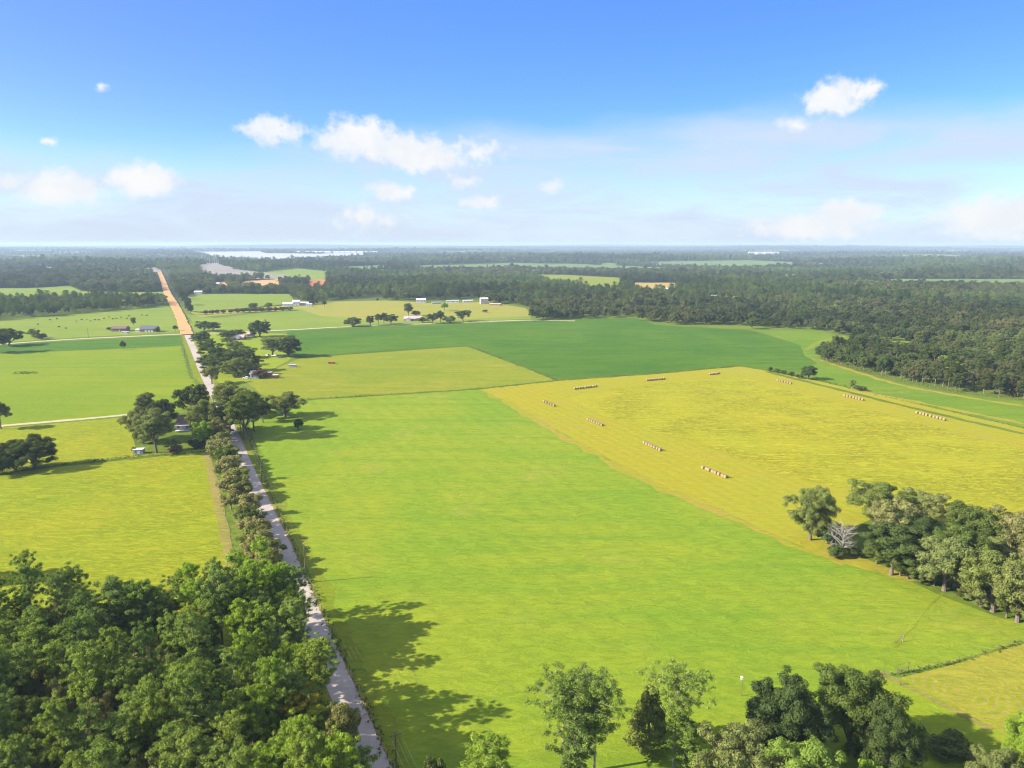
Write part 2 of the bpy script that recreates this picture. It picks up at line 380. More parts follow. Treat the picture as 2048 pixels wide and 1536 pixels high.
for i in range(3):
    make_oak(f'fine{i}', 51 + i, M['oak'], M['bark'], Hh=15, Ww=14, lobes=26, puffs=7, base=.04, dens=320, a=.13, b=.078, pr=(.7, 1.25), ragged=.12, low=-.8)
for i in range(3):
    make_oak(f'small{i}', 61 + i, M['brown'], M['pale'], Hh=7, Ww=6, lobes=13, puffs=5, base=.12, dens=230, a=.16, b=.09, pr=(.4, .75), ragged=.35)
for i in range(5):
    make_pine(f'pine{i}', 71 + i, M['pine'], (M['bark'], M['pale'])[i % 2], start=(.40, .30, .48, .36, .55)[i], Ww=(8, 7.5, 7, 9, 8)[i], top_heavy=(.3, .1, .6, .4, .9)[i])
make_pine('flat0', 91, M['pine'], M['pale'], start=.60, Ww=11, top_heavy=1.0, step=.7, gap=.06, nb=(5, 7), a=.24, b=.06, dens=135, pr=(.5, 1.1))
make_pine('flat1', 92, M['pine'], M['pale'], start=.48, Ww=9.5, top_heavy=.9, step=.8, gap=.2, nb=(4, 6), a=.24, b=.06, dens=130, pr=(.45, 1.05))
make_cone('cedar', 95, M['oak'], M['bark'])
for i in range(3):
    make_oak(f'shrub{i}', 101 + i, M['oakdark'], M['bark'], Hh=3, Ww=4, lobes=9, puffs=4, base=.0, dens=260, a=.14, b=.09, pr=(.35, .7), low=-.4)
def make_dead(key, seed, mat, Hh=11, Ww=9, nl=9, twig=5):
    rng = np.random.default_rng(seed); mb = MB()
    mb.tube([(0, 0, -.3), (0, 0, Hh * .15), (.1, .1, Hh * .45), (.0, .2, Hh * .75)], [.38, .3, .22, .1], 7)
    for i in range(nl):
        th = 2.4 * i + rng.normal() * .3; z0 = Hh * (.18 + .5 * i / nl); L = Ww / 2 * (.75 + .4 * rng.random())
        p0 = Vector((0, .05, z0)); p1 = Vector((math.cos(th) * L, math.sin(th) * L, min(Hh, z0 + L * (.35 + .6 * rng.random()))))
        limb(mb, rng, p0, p1, .11, .035, .06)
        for k in range(twig):
            q = .35 + .62 * k / twig; b0 = p0.lerp(p1, q) + Vector((0, 0, .3 * (1 - abs(q - .5) * 2))); e = unit(rng, 1)[0]; e[2] = abs(e[2]) * .7
            mb.tube([b0, b0 + Vector(e) * (1.0 + rng.random() * .9), b0 + Vector(e) * (1.9 + rng.random()) + Vector((0, 0, .3))], [.036, .026, .01], 4, False)
    PROTO[key] = (None, mb.mesh('trunk', mat), Hh, Ww)
make_dead('dead', 111, M['dead'], 11, 9, 20, 11)
make_dead('snag', 112, M['dead'], 17, 6, 7, 3)
NAME = {'oak': 'broadleaf_tree', 'tall': 'broadleaf_tree', 'fine': 'broadleaf_tree', 'small': 'small_tree', 'pine': 'pine_tree', 'flat': 'pine_tree', 'cedar': 'cedar_tree', 'shrub': 'shrub', 'dead': 'bare_tree', 'snag': 'dead_pine'}
CAT = {'broadleaf_tree': 'tree', 'small_tree': 'tree', 'pine_tree': 'pine tree', 'cedar_tree': 'cedar', 'shrub': 'shrub', 'bare_tree': 'dead tree', 'dead_pine': 'dead tree'}
TR = random.Random(5)
def tree(key, g, hgt, wid, label, group=None, mat=None, name=None, rz=None):
    crown, trunk, Hh, Ww = PROTO[key]; stem = name or NAME[key.rstrip('0123456789')]
    r = empty(stem, (g[0], g[1], zh(*g)), TR.random() * 6.28 if rz is None else rz, (wid / Ww, wid / Ww, hgt / Hh))
    tag(r, label, CAT[stem], group)
    link(bpy.data.objects.new('trunk', trunk), r)
    if crown is not None:
        c = bpy.data.objects.new('crown', crown); link(c, r)
        if mat: c.material_slots[0].link = 'OBJECT'; c.material_slots[0].material = M[mat]
    return r
def tpx(key, bx, by, ty, wpx, label, group=None, mat=None, name=None):
    g = G(bx, by); return tree(key, g, max(.6, height_to(g, ty)), wpx * depth(*g) / F, label, group, mat, name)
def pick(*ks): return TR.choice(ks)

# ------------------------------------------------------------------ ground sheet
def ground():
    rr = np.concatenate([[0], np.geomspace(40, 30000, 150)]); na = 300
    th = np.linspace(0, 2 * math.pi, na, endpoint=False); A, B = np.meshgrid(rr[1:], th, indexing='ij')
    x = A * np.cos(B); y = A * np.sin(B); z = terrain(x, y)
    V = np.concatenate([[[0, 0, 0]], np.stack([x, y, z], -1).reshape(-1, 3)]); nr = len(rr) - 1; q = []
    i, j = np.meshgrid(np.arange(nr - 1), np.arange(na), indexing='ij'); a = 1 + i * na + j; b = 1 + i * na + (j + 1) % na
    Q = np.stack([a, a + na, b + na, b], -1).reshape(-1, 4)
    Q0 = np.array([[0, 1 + k, 1 + (k + 1) % na, 0] for k in range(na)])
    m, n, out = new_mat('farmland'); pos = n.node('ShaderNodeNewGeometry').outputs['Position']
    r = n.v('LENGTH', pos)
    near = n.mix(n.rng(n.noise(pos, .02, 5, .6), .35, .65), (.16, .19, .025), (.12, .17, .025))
    near = n.mix(n.rng(n.noise(pos, .5, 6, .7), .4, .62), n.mix(1.0, near, (.62, .72, .7), 'MULTIPLY'), near)
    wood = n.mix(n.rng(n.noise(pos, .0011, 5, .62, .5), .4, .6), (.022, .038, .014), (.05, .078, .025))
    wood = n.mix(n.rng(n.noise(n.mapping(pos, .1, (.0004, .0016, 1)), 1.0, 4, .6), .62, .72, 0, .7), wood, (.12, .15, .05))
    wood = n.mix(n.rng(n.noise(pos, .07, 4, .7), .35, .65, 0, .5), wood, (.012, .02, .01))
    surf(n, out, n.mix(n.rng(r, 1050, 1500), near, wood), .95, n.noise(pos, .3, 6, .7), .6, .6, .05)
    bm = bmesh.new(); vs = [bm.verts.new(v) for v in V]
    for k in range(na): bm.faces.new((vs[0], vs[1 + k], vs[1 + (k + 1) % na]))
    for f in Q: bm.faces.new([vs[t] for t in f])
    me = bpy.data.meshes.new('ground'); bm.to_mesh(me); bm.free(); me.materials.append(m)
    me.polygons.foreach_set('use_smooth', [True] * len(me.polygons))
    tag(link(bpy.data.objects.new('ground', me)), kind='structure')
ground()

FR = random.Random(3)
def outline(poly, step=10.0, jit=.8):
    pts = []
    for i in range(len(poly)):
        a = G(*poly[i]); b = G(*poly[(i + 1) % len(poly)]); L = np.linalg.norm(b - a); n = max(1, int(L / max(step, L / 60)))
        nrm = np.array((-(b - a)[1], (b - a)[0])) / max(L, 1e-6)
        for k in range(n):
            pts.append(a + (b - a) * k / n + (nrm * FR.uniform(-jit, jit) if k else 0))
    return pts
def field(name, poly, mat, z, far=False, jit=.7):
    pts = outline(poly, 9, jit * (3 if far else 1)); bm = bmesh.new()
    f = bm.faces.new([bm.verts.new((p[0], p[1], 0)) for p in pts])
    bmesh.ops.triangulate(bm, faces=[f])
    if far:
        for _ in range(3):
            e = [q for q in bm.edges if q.calc_length() > 45]
            if e: bmesh.ops.subdivide_edges(bm, edges=e, cuts=1); bmesh.ops.triangulate(bm, faces=bm.faces[:])
    for v in bm.verts: v.co.z = zh(v.co.x, v.co.y) + z + (.0009 * math.hypot(v.co.x, v.co.y) if far else 0)
    bmesh.ops.recalc_face_normals(bm, faces=bm.faces[:])
    if sum(q.normal.z for q in bm.faces) < 0: bmesh.ops.reverse_faces(bm, faces=bm.faces[:])
    me = bpy.data.meshes.new(name); bm.to_mesh(me); bm.free(); me.materials.append(mat)
    return tag(link(bpy.data.objects.new(name, me)), kind='structure')
def path_pts(pxs, step=6.0):
    g = [G(*p) for p in pxs]; out = []
    for a, b in zip(g, g[1:]):
        n = max(1, int(np.linalg.norm(b - a) / step))
        out += [a + (b - a) * k / n for k in range(n)]
    return out + [g[-1]]
def smooth_pts(p, it=12):
    p = np.array(p)
    for _ in range(it): p[1:-1] = (p[:-2] + 2 * p[1:-1] + p[2:]) / 4
    return p
def ribbon(name, pxs, width, mat, z, jit=.15, step=6.0, far=False, taper=0.0):
    p = smooth_pts(path_pts(pxs, step)); width = np.full((len(p), 1), float(width))
    if taper: t_ = np.linspace(0, 1, len(p))[:, None]; width = width * np.clip(np.minimum(t_, 1 - t_) / taper, .08, 1) ** .6
    d = np.gradient(p, axis=0); d /= np.linalg.norm(d, axis=1)[:, None]; nrm = np.stack([-d[:, 1], d[:, 0]], 1)
    rng = np.random.default_rng(7); L = p + nrm * (width / 2 + rng.normal(size=(len(p), 1)) * jit); Rr = p - nrm * (width / 2 + rng.normal(size=(len(p), 1)) * jit)
    C = np.concatenate([L, p, Rr]); n = len(p); k = .0009 if far else 0
    zz = terrain(C[:, 0], C[:, 1]) + z + k * np.hypot(C[:, 0], C[:, 1]); zz[n:2 * n] += .02
    i = np.arange(n - 1); Q = np.concatenate([np.stack([n + i, n + i + 1, i + 1, i], 1), np.stack([2 * n + i, 2 * n + i + 1, n + i + 1, n + i], 1)])
    me = mesh_np(name, np.column_stack([C, zz]), Q, mat); return tag(link(bpy.data.objects.new(name, me)), kind='structure')
ROADANG = math.atan2(*(G(518, 993) - G(683, 1377))[::-1])    # direction of the paved road
HAYANG = math.atan2(*(G(1240, 900) - G(1580, 1070))[::-1])

# ---- fields
g_main = grass('green_pasture', (0.178, 0.260, 0.018), (0.235, 0.276, 0.020), (0.142, 0.236, 0.018), -ROADANG, (.010, .13), contrast=.20, dry=.5, drycol=(0.310, 0.270, 0.055), fine=.42, rows=(-ROADANG, .034, .10, 5.0))
g_hay = grass('mown_hay_grass', (0.301, 0.271, 0.016), (0.280, 0.280, 0.018), (0.314, 0.254, 0.029), -HAYANG, (.012, .30), contrast=.12, dry=.35, drycol=(0.325, 0.254, 0.062), rows=(-HAYANG, .06, .16, 2.5))
g_hayi = grass('uncut_hay_grass', (0.296, 0.297, 0.018), (0.332, 0.298, 0.018), (0.278, 0.277, 0.018), .10, (.02, .2), contrast=.13, windrow=.75, dry=.15)
g_crop = grass('row_crop', (0.059, 0.134, 0.012), (0.090, 0.166, 0.012), (0.047, 0.114, 0.011), .05, (.02, .10), patch=.006, contrast=.18, fine=.25)
g_croplight = grass('pale_row_crop', (0.104, 0.188, 0.016), (0.160, 0.224, 0.016), (0.096, 0.176, 0.016), -.25, (.015, .10), contrast=.16, dry=.6, drycol=(0.288, 0.216, 0.064))
g_past = grass('dry_pasture', (0.180, 0.220, 0.016), (0.236, 0.240, 0.018), (0.156, 0.208, 0.016), .02, (.02, .15), contrast=.18, dry=.3)
g_left = grass('left_pasture', (0.160, 0.224, 0.011), (0.196, 0.240, 0.012), (0.136, 0.204, 0.011), .0, (.006, .12), contrast=.14)
g_lowl = grass('yellow_green_pasture', (0.223, 0.261, 0.013), (0.269, 0.270, 0.014), (0.183, 0.244, 0.013), -.1, (.02, .2), patch=.02, contrast=.20, windrow=.3)
g_up = grass('far_pasture', (0.164, 0.228, 0.028), (0.200, 0.240, 0.032), (0.144, 0.208, 0.024), .0, (.004, .05), contrast=.14)
g_gold = grass('golden_field', (0.288, 0.252, 0.044), (0.256, 0.252, 0.044), (0.224, 0.240, 0.040), .0, (.004, .05), contrast=.14)
g_edge = grass('hay_margin', (0.276, 0.252, 0.020), (0.300, 0.239, 0.040), (0.230, 0.244, 0.018), -HAYANG, (.012, .6), contrast=.15, dry=.7, drycol=(0.353, 0.277, 0.079))
g_track = grass('worn_track_grass', (0.240, 0.216, 0.040), (0.304, 0.232, 0.072), (0.176, 0.208, 0.024), -ROADANG, (.01, 1.1), contrast=.2, dry=.5, drycol=(0.288, 0.200, 0.080))
g_verge = grass('verge_grass', (0.172, 0.216, 0.013), (0.208, 0.232, 0.016), (0.136, 0.192, 0.013), -ROADANG, (.02, .5), contrast=.2, dry=.3)
g_swirl = grass('mown_meadow', (0.240, 0.264, 0.013), (0.272, 0.264, 0.014), (0.208, 0.248, 0.016), .2, (.05, .3), contrast=.18, dry=.3, drycol=(0.336, 0.240, 0.080), rings=(*G(1920, 1385), .16, .5, 6.0, .12))
g_lawn = grass('lawn', (0.200, 0.256, 0.016), (0.232, 0.264, 0.018), (0.176, 0.232, 0.016), .6, (.03, .3), contrast=.12)
g_olive = grass('rough_grass', (0.112, 0.160, 0.016), (0.144, 0.188, 0.020), (0.088, 0.128, 0.016), .3, (.05, .2), contrast=.25)

POLY = dict(
 main=[(497,845),(560,815),(620,800),(800,789),(960,779),(1020,805),(1120,864),(1240,932),(1400,1005),(1580,1082),(1660,1118),(1730,1140),(1810,1152),(1900,1190),(1985,1228),(2100,1255),(2300,1290),(2300,1215),(2300,1215),(2048,1283),(1900,1325),(1780,1350),(1700,1390),(1500,1480),(1450,1600),(1400,1900),(960,1900),(800,1545),(700,1330),(640,1205),(600,1112),(555,1000),(520,915)],
 hay=[(960,778),(1115,762),(1300,749),(1480,733),(1530,741),(1640,763),(1850,812),(2048,857),(2400,935),(2400,1330),(2100,1255),(1985,1228),(1900,1190),(1810,1152),(1730,1140),(1660,1118),(1580,1082),(1400,1005),(1240,932),(1120,864),(1020,805)],
 hayi=[(1130,792),(1300,768),(1478,752),(1560,775),(1780,830),(2048,900),(2400,990),(2400,1110),(2048,1040),(1850,1010),(1690,978),(1560,950),(1450,905),(1330,868),(1220,838)],
 crop=[(574,663),(700,656),(1062,642),(1275,636),(1310,650),(1420,656),(1500,660),(1600,690),(1610,712),(1635,726),(1600,745),(1535,740),(1480,732),(1300,748),(1115,758),(1040,730),(935,691),(760,704),(590,716),(570,690)],
 strip=[(1500,658),(1640,662),(1720,682),(1740,690),(1660,702),(1640,716),(1650,726),(1780,762),(1900,787),(2048,803),(2400,880),(2400,930),(2048,855),(1850,810),(1640,761),(1600,745),(1635,726),(1610,712),(1600,690)],
 pasture=[(494,765),(545,740),(600,716),(760,705),(935,693),(1040,732),(1110,760),(960,777),(800,787),(620,798),(530,792)],
 leftbig=[(-400,708),(0,706),(180,700),(362,692),(372,720),(385,752),(400,775),(400,815),(262,830),(0,851),(-400,880)],
 leftcrop=[(-400,690),(20,688),(362,671),(364,692),(180,700),(0,706),(-400,712)],
 leftmid=[(-400,886),(0,856),(262,834),(400,822),(430,850),(428,880),(412,902),(0,944),(-400,985)],
 leftlow=[(-500,990),(-400,988),(0,946),(412,904),(430,985),(452,1085),(474,1180),(500,1300),(-300,1330),(-500,1335)],
 upleft=[(-400,670),(0,641),(340,613),(352,640),(366,664),(150,675),(20,684),(-400,690)],
 upright=[(382,645),(600,630),(760,640),(1060,632),(1062,638),(700,652),(560,661),(400,667),(380,660)],
 upright2=[(372,628),(430,636),(600,618),(640,612),(700,640),(600,655),(400,660)],
 gold=[(560,600),(640,604),(770,601),(860,606),(970,604),(1050,616),(1066,632),(900,640),(760,642),(640,632),(600,618),(400,634),(376,622)],
 midfield=[(378,590),(470,589),(578,589),(592,605),(560,612),(400,625),(374,622),(372,605)],
 farleft=[(-400,612),(-300,578),(0,578),(60,578),(140,573),(165,584),(250,586),(338,585),(346,598),(330,604),(150,602),(0,612)])
Z = dict(main=.02, hay=.03, hayi=.06, crop=.05, strip=.04, pasture=.035, leftbig=.03, leftcrop=.07, leftmid=.03, leftlow=.03, upleft=.03, upright=.03, upright2=.05, gold=.09, midfield=.06, farleft=.06)
for k, nm, mt in (('main', 'green_field', g_main), ('hay', 'hay_field', g_hay), ('hayi', 'hay_field_middle', g_hayi), ('crop', 'crop_field', g_crop), ('strip', 'crop_field', g_croplight), ('pasture', 'pasture', g_past),
   ('leftbig', 'pasture', g_left), ('leftcrop', 'crop_field', g_crop), ('leftmid', 'pasture', g_lowl), ('leftlow', 'pasture', g_lowl), ('upleft', 'pasture', g_up), ('upright', 'pasture', g_up), ('upright2', 'pasture', g_up), ('gold', 'golden_field', g_gold)):
    field(nm, POLY[k], mt, Z[k])
field('pasture', POLY['midfield'], g_up, .1, True); field('pasture', POLY['farleft'], g_up, .1, True)
field('meadow', [(1800,1356),(1905,1330),(2048,1288),(2300,1225),(2300,1560),(2048,1490),(1985,1455),(1900,1408)], g_swirl, .05)
field('lawn', [(1500,1480),(1700,1390),(1780,1352),(1800,1356),(1900,1408),(1985,1455),(2048,1490),(2300,1560),(2400,1900),(1400,1900),(1440,1600)], g_lawn, .04)
field('lawn', [(262,834),(400,822),(432,850),(425,880),(414,898),(320,905),(270,912)], g_olive, .06)
field('lawn', [(392,668),(500,664),(574,668),(588,714),(545,740),(494,765),(440,770),(410,720)], g_lawn, .06)
field('rough_grass', [(1690,1062),(1760,1030),(1850,1035),(2000,1075),(2150,1100),(2300,1200),(2250,1262),(2000,1236),(1890,1195),(1800,1154),(1730,1134),(1660,1112)], g_olive, .065)
# roads
def roadmat(name, a, b, c):
    m, n, out = new_mat(name); p = n.node('ShaderNodeNewGeometry').outputs['Position']
    k = n.mix(n.rng(n.noise(p, .25, 5, .65), .35, .65), a, b); k = n.mix(n.rng(n.noise(n.mapping(p, -ROADANG, (.03, 1.2, 1)), 1.0, 4, .6), .5, .7, 0, .6), k, c)
    surf(n, out, k, .9, n.noise(p, 3, 4, .7), .3, .05); return m
M['asphalt'] = roadmat('weathered_asphalt', (0.328, 0.283, 0.242), (0.385, 0.336, 0.291), (0.283, 0.246, 0.213))
M['clay'] = roadmat('orange_clay', (0.426, 0.230, 0.082), (0.492, 0.295, 0.123), (0.369, 0.180, 0.057))
M['sand'] = roadmat('pale_sand', (0.377, 0.328, 0.180), (0.410, 0.369, 0.230), (0.312, 0.279, 0.131))
M['rut'] = roadmat('worn_track', (0.328, 0.254, 0.041), (0.361, 0.271, 0.066), (0.262, 0.238, 0.025))
M['bare'] = roadmat('bare_earth', (0.312, 0.230, 0.057), (0.361, 0.254, 0.074), (0.271, 0.246, 0.033))
ROAD = [(900,1880),(795,1640),(750,1536),(715,1451),(683,1377),(626,1246),(573,1110),(518,993),(480,905),(447,826),(415,762),(400,729),(388,700),(374,669)]
ribbon('road_verge', ROAD, 15, g_verge, .045, .8); ribbon('road_shoulder', ROAD, 6.8, g_track, .065, .1, 3)
ribbon('road', ROAD, 5.6, M['asphalt'], .09, .05)
CLAY = [(374,670),(367,650),(358,630),(350,614),(342,600),(335,588),(331,577),(327,565),(322,552),(317,541)]
ribbon('dirt_road', CLAY, 12.5, M['clay'], .12, .5, 8, True)
ribbon('dirt_road', [(-300,712),(20,687),(150,678),(370,668)], 7, M['sand'], .10, .3)
ribbon('dirt_road', [(378,668),(560,661),(700,653),(1062,640),(1150,642)], 7, M['sand'], .11, .4)
ribbon('driveway', [(-300,880),(0,852),(262,830),(330,820)], 4.5, M['sand'], .09, .25)
ribbon('track', [(413,906),(428,965),(448,1060),(474,1180),(500,1300)], 3.4, g_track, .08, .35)
ribbon('track', [(962,779),(1020,808),(1120,868),(1240,936),(1400,1010),(1580,1088),(1690,1130)], 6, g_edge, .07, 1.4, 6, False, .3)
ribbon('track', [(1745,1340),(1830,1380),(1900,1412),(1985,1458)], 2.0, g_track, .07, .4)
ribbon('track', [(1535,744),(1700,785),(1850,822),(2048,868)], 5, g_olive, .07, .5)
ribbon('track', [(1640,720),(1780,766),(1900,790),(2048,812)], 5, g_edge, .075, 1.2)
ribbon('track', [(1700,778),(1850,808),(1960,830),(2048,848)], 6, g_edge, .07, 1.5)
ribbon('track', [(1612,700),(1640,682),(1690,672)], 6, g_past, .08, .5)
ribbon('bare_strip', [(1640,1095),(1690,1110),(1760,1140),(1830,1160)], 9, g_edge, .075, 2.0, 4, False, .5)
for pp, w_ in (([(590,716),(760,704),(935,692),(1040,731),(1112,760)],3.5),([(560,803),(620,799),(800,788),(960,778),(1115,761),(1300,748),(1480,732)],3.5),([(-60,952),(0,946),(250,916),(412,903)],3),([(1480,732),(1535,741),(1640,761)],4),([(362,672),(366,700),(380,750),(402,775)],2.5),([(-60,714),(0,706),(180,700),(362,692)],2.5)):
    ribbon('field_margin', pp, w_, g_olive, .085, .9, 3)
ribbon('track', [(1885,1186),(1850,1222),(1815,1262),(1790,1296)], .7, g_verge, .07, .3, 3)
# ------------------------------------------------------------------ individual trees, placed one by one
GR = 'trees of the grove at the right end of the green field'
GW = 1.16
tpx('fine1', 1620, 1080, 962, 104, 'upright dark green tree standing just left of the bare bleached tree', GR)
tpx('dead', 1683, 1112, 1043, 58, 'bleached bare tree with no leaves at the left end of the grove')
tpx('shrub0', 1662, 1092, 1045, 62, 'dark bushy shrub between the upright tree and the bare bleached tree')
tpx('shrub1', 1672, 1114, 1088, 40, 'low shrub at the left foot of the bare bleached tree'); tpx('shrub2', 1712, 1112, 1090, 36, 'low shrub at the right foot of the bare bleached tree')
for a in (('oak0',1750,1050,953,108,'large green oak at the back of the grove, nearest the yellow hay field'),('oak1',1785,1092,985,100,'olive oak crown in front of the large green oak at the grove\'s back','brown'),
  ('oak3',1850,1052,970,95,'round grey-brown oak beside the large green oak at the grove\'s back','brown'),('tall1',1782,1150,1035,105,'dark green spreading tree right of the bare bleached tree','oakdark'),
  ('oak2',1888,1182,1058,120,'pale olive oak with a stout bare trunk at the front of the grove','sage'),('tall2',1908,1176,1035,100,'second trunked oak close behind the pale olive oak in front'),
  ('oak4',1950,1112,998,108,'oak with green crown in the middle of the grove'),('oak0',1985,1224,1085,128,'broad olive-green oak at the grove\'s front corner, trunk hidden by low boughs','oak'),
  ('oak3',2034,1244,1100,120,'dark green oak at the grove\'s nearest corner by the photo\'s edge'),('tall0',1925,1080,1000,60,'thin open-crowned tree poking above the middle of the grove','brown'),
  ('oak1',2015,1125,1008,105,'wide oak behind the grove\'s corner with pale limbs','brown'),('oak2',2075,1160,1020,130,'oak at the grove\'s right end beside the hay field'),('oak4',2120,1225,1060,140,'oak at the grove\'s far right end by the green field'),
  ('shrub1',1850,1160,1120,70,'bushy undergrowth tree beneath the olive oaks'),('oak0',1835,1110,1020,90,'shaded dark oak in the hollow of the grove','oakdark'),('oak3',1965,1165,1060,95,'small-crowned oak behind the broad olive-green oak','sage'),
  ('oak1',1815,1158,1095,62,'low spreading oak at the grove\'s front edge left of the bare trunk','oak'),('oak4',2150,1170,1030,140,'oak beyond the grove\'s end at the frame edge')):
    tpx(*a[:4], a[4] * GW, a[5], GR, a[6] if len(a) > 6 else None)
for i, (bx, by, ty, w) in enumerate([(1752,1128,1085,60),(1800,1152,1104,62),(1842,1166,1118,58),(1868,1172,1132,44),(1932,1200,1150,56),(1960,1214,1160,60),(2012,1236,1180,60),(1835,1120,1070,70),(1890,1130,1075,70),(2050,1248,1196,60)]):
    tpx(('oak1', 'oak3', 'fine1')[i % 3], bx, by, ty, w, 'low bushy tree filling the gap beneath the crowns of the right-hand grove', 'low growth under the grove', ('oak', 'woodoak', 'sage')[i % 3])
# bottom of the frame
for a in (('flat0',1125,1552,1362,118,'tall pale-trunked pine, leftmost of the clump at the bottom of the field','pinelight'),('flat1',1160,1545,1352,112,'thick-trunked pine in the middle of the clump at the bottom of the field',None),
  ('flat1',1188,1568,1372,105,'dark-trunked pine at the right of the clump below the field','pinelight'),('pine3',1148,1590,1420,95,'shorter pine filling the lower part of the pine clump',None)): tpx(*a[:6], 'pines at the bottom of the field', a[6])
tpx('cedar', 1296, 1492, 1372, 92, 'dark conical cedar left of the lone umbrella-topped pine')
tpx('flat0', 1345, 1550, 1345, 105, 'lone pine with an umbrella top and long bare trunk')
tpx('pine1', 1372, 1560, 1440, 80, 'low bright pine under the umbrella-topped pine', None, 'pinelight')
for a in (('fine0',1558,1535,1334,179,'dense dark magnolia, left crown of the pair below the field','oakdark'),('fine1',1700,1505,1322,190,'dense olive-topped magnolia, right crown of the pair below the field','oak'),
  ('fine2',1772,1580,1400,128,'dark glossy magnolia at the right foot of the dense pair','oakdark'),('fine2',1475,1600,1440,173,'grey-green rounded tree left in front of the dense pair','sage'),
  ('fine0',1600,1640,1468,168,'light green feathery tree in front of the dense pair','pinelight'),('small0',1728,1610,1508,62,'small bright green tree at the foot of the dark glossy magnolia','bright'),
  ('pine1',975,1600,1475,98,'light green young pine alone at the bottom edge of the field','bright'),('small1',870,1590,1506,52,'small dark bushy tree with brown tips at the bottom edge','oakdark'),
  ('fine1',2048,1545,1418,100,'bright green leafy tree at the lower right beside the meadow','bright'),('fine2',1990,1620,1488,125,'pale blossom-green tree in the bottom right corner','sage'),('fine0',2075,1640,1500,120,'dark green tree filling the bottom right corner','oak')):
    tpx(*a[:6], None, a[6])
tpx('shrub0', 1905, 1512, 1478, 110, 'wide low hedge mound on the shaded lawn')
# roadside row
for i, (bx, by, ty, w) in enumerate([(440,918,872,58),(452,940,888,56),(455,965,905,52),(470,998,935,64),(480,1003,950,48),(487,1042,1008,40),(496,1072,1028,46),(511,1100,1048,60),(521,1136,1080,74),(538,1152,1088,68),(505,1132,1090,48),(462,1018,985,40),(445,900,860,50),(530,1120,1075,50)] + [(448 + 92 * t_ + q_, 912 + 232 * t_, 912 + 232 * t_ - 44 - 14 * t_, 48 + 14 * t_) for t_, q_ in ((.06, 4), (.17, -3), (.28, 5), (.40, -2), (.52, 3), (.63, -5), (.74, 2), (.85, -4), (.95, 4))]):
    tpx(f'small{i%3}', bx, by, ty, w * 1.05, 'olive-brown small tree in the row between paved road and yellow-green pasture', 'roadside row of olive-brown trees', ('brown', 'oak', 'brown')[i % 3])
# house clump half way up the road
HC = 'trees round the house beside the road'
for a in (('tall0',292,838,778,46,'ragged tree at the back left of the house clump','sage'),('oak0',290,882,802,82,'grey-green drooping tree at the left of the house clump','sage'),('tall2',313,906,812,80,'tree with an ivy-clad column trunk at the front of the house clump','sage'),
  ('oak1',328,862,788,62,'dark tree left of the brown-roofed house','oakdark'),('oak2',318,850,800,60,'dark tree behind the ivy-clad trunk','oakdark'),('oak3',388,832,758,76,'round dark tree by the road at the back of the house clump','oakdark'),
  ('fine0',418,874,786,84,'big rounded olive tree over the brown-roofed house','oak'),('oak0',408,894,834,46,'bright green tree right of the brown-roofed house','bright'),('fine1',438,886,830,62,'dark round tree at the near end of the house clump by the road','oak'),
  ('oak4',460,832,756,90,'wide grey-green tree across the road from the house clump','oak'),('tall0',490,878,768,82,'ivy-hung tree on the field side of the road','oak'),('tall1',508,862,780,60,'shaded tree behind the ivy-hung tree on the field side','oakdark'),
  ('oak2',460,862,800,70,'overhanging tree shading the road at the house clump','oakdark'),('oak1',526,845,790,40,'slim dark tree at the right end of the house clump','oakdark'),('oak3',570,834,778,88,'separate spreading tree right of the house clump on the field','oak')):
    tpx(*a[:6], HC, a[6])
tpx('shrub1', 598, 859, 837, 22, 'small round tree alone on the green field'); tpx('shrub2', 287, 888, 856, 36, 'dark bush left of the ivy-clad trunk'); tpx('small1', 345, 902, 876, 32, 'small pale-leaved tree on the lawn before the house', None, 'sage')
tpx('shrub0', 392, 894, 878, 44, 'low dark round bush on the lawn near the road'); tpx('shrub1', 350, 904, 892, 34, 'brownish flower bed shrub on the lawn', None, 'rust'); tpx('shrub2', 269, 880, 866, 9, 'tiny sapling at the lawn corner above the brown one'); tpx('small2', 269, 906, 892, 11, 'tiny brown sapling beside the white shed', None, 'brown')
# upper farm
UF = 'trees round the upper farmstead'
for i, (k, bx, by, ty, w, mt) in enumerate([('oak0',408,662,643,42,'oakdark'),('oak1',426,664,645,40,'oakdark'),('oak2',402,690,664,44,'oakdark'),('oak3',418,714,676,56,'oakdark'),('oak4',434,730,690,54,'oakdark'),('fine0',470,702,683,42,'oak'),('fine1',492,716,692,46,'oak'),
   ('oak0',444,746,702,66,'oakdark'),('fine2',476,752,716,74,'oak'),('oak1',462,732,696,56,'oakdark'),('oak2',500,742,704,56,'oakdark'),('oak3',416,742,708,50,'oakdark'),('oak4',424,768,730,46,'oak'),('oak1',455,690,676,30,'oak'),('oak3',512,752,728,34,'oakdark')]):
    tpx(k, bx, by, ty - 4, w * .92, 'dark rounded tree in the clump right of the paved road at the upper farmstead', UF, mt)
tpx('fine0', 520, 674, 635, 46, 'tall dark round tree beside the pink-roofed farmhouse', None, 'oakdark'); tpx('tall0', 545, 712, 668, 56, 'pale open tree with white boughs above parked trailers', None, 'sage')
tpx('fine1', 576, 714, 668, 60, 'very dark wide tree at the corner of the dark green crop', None, 'oakdark'); tpx('oak2', 455, 679, 660, 36, 'dark tree left of the pink-roofed farmhouse', None, 'oakdark'); tpx('oak3', 477, 676, 655, 30, 'second dark tree beside the pink-roofed farmhouse', None, 'oakdark')
tpx('shrub0', 520, 756, 738, 34, 'rust-brown bush beside the blue-white barn', None, 'rust')
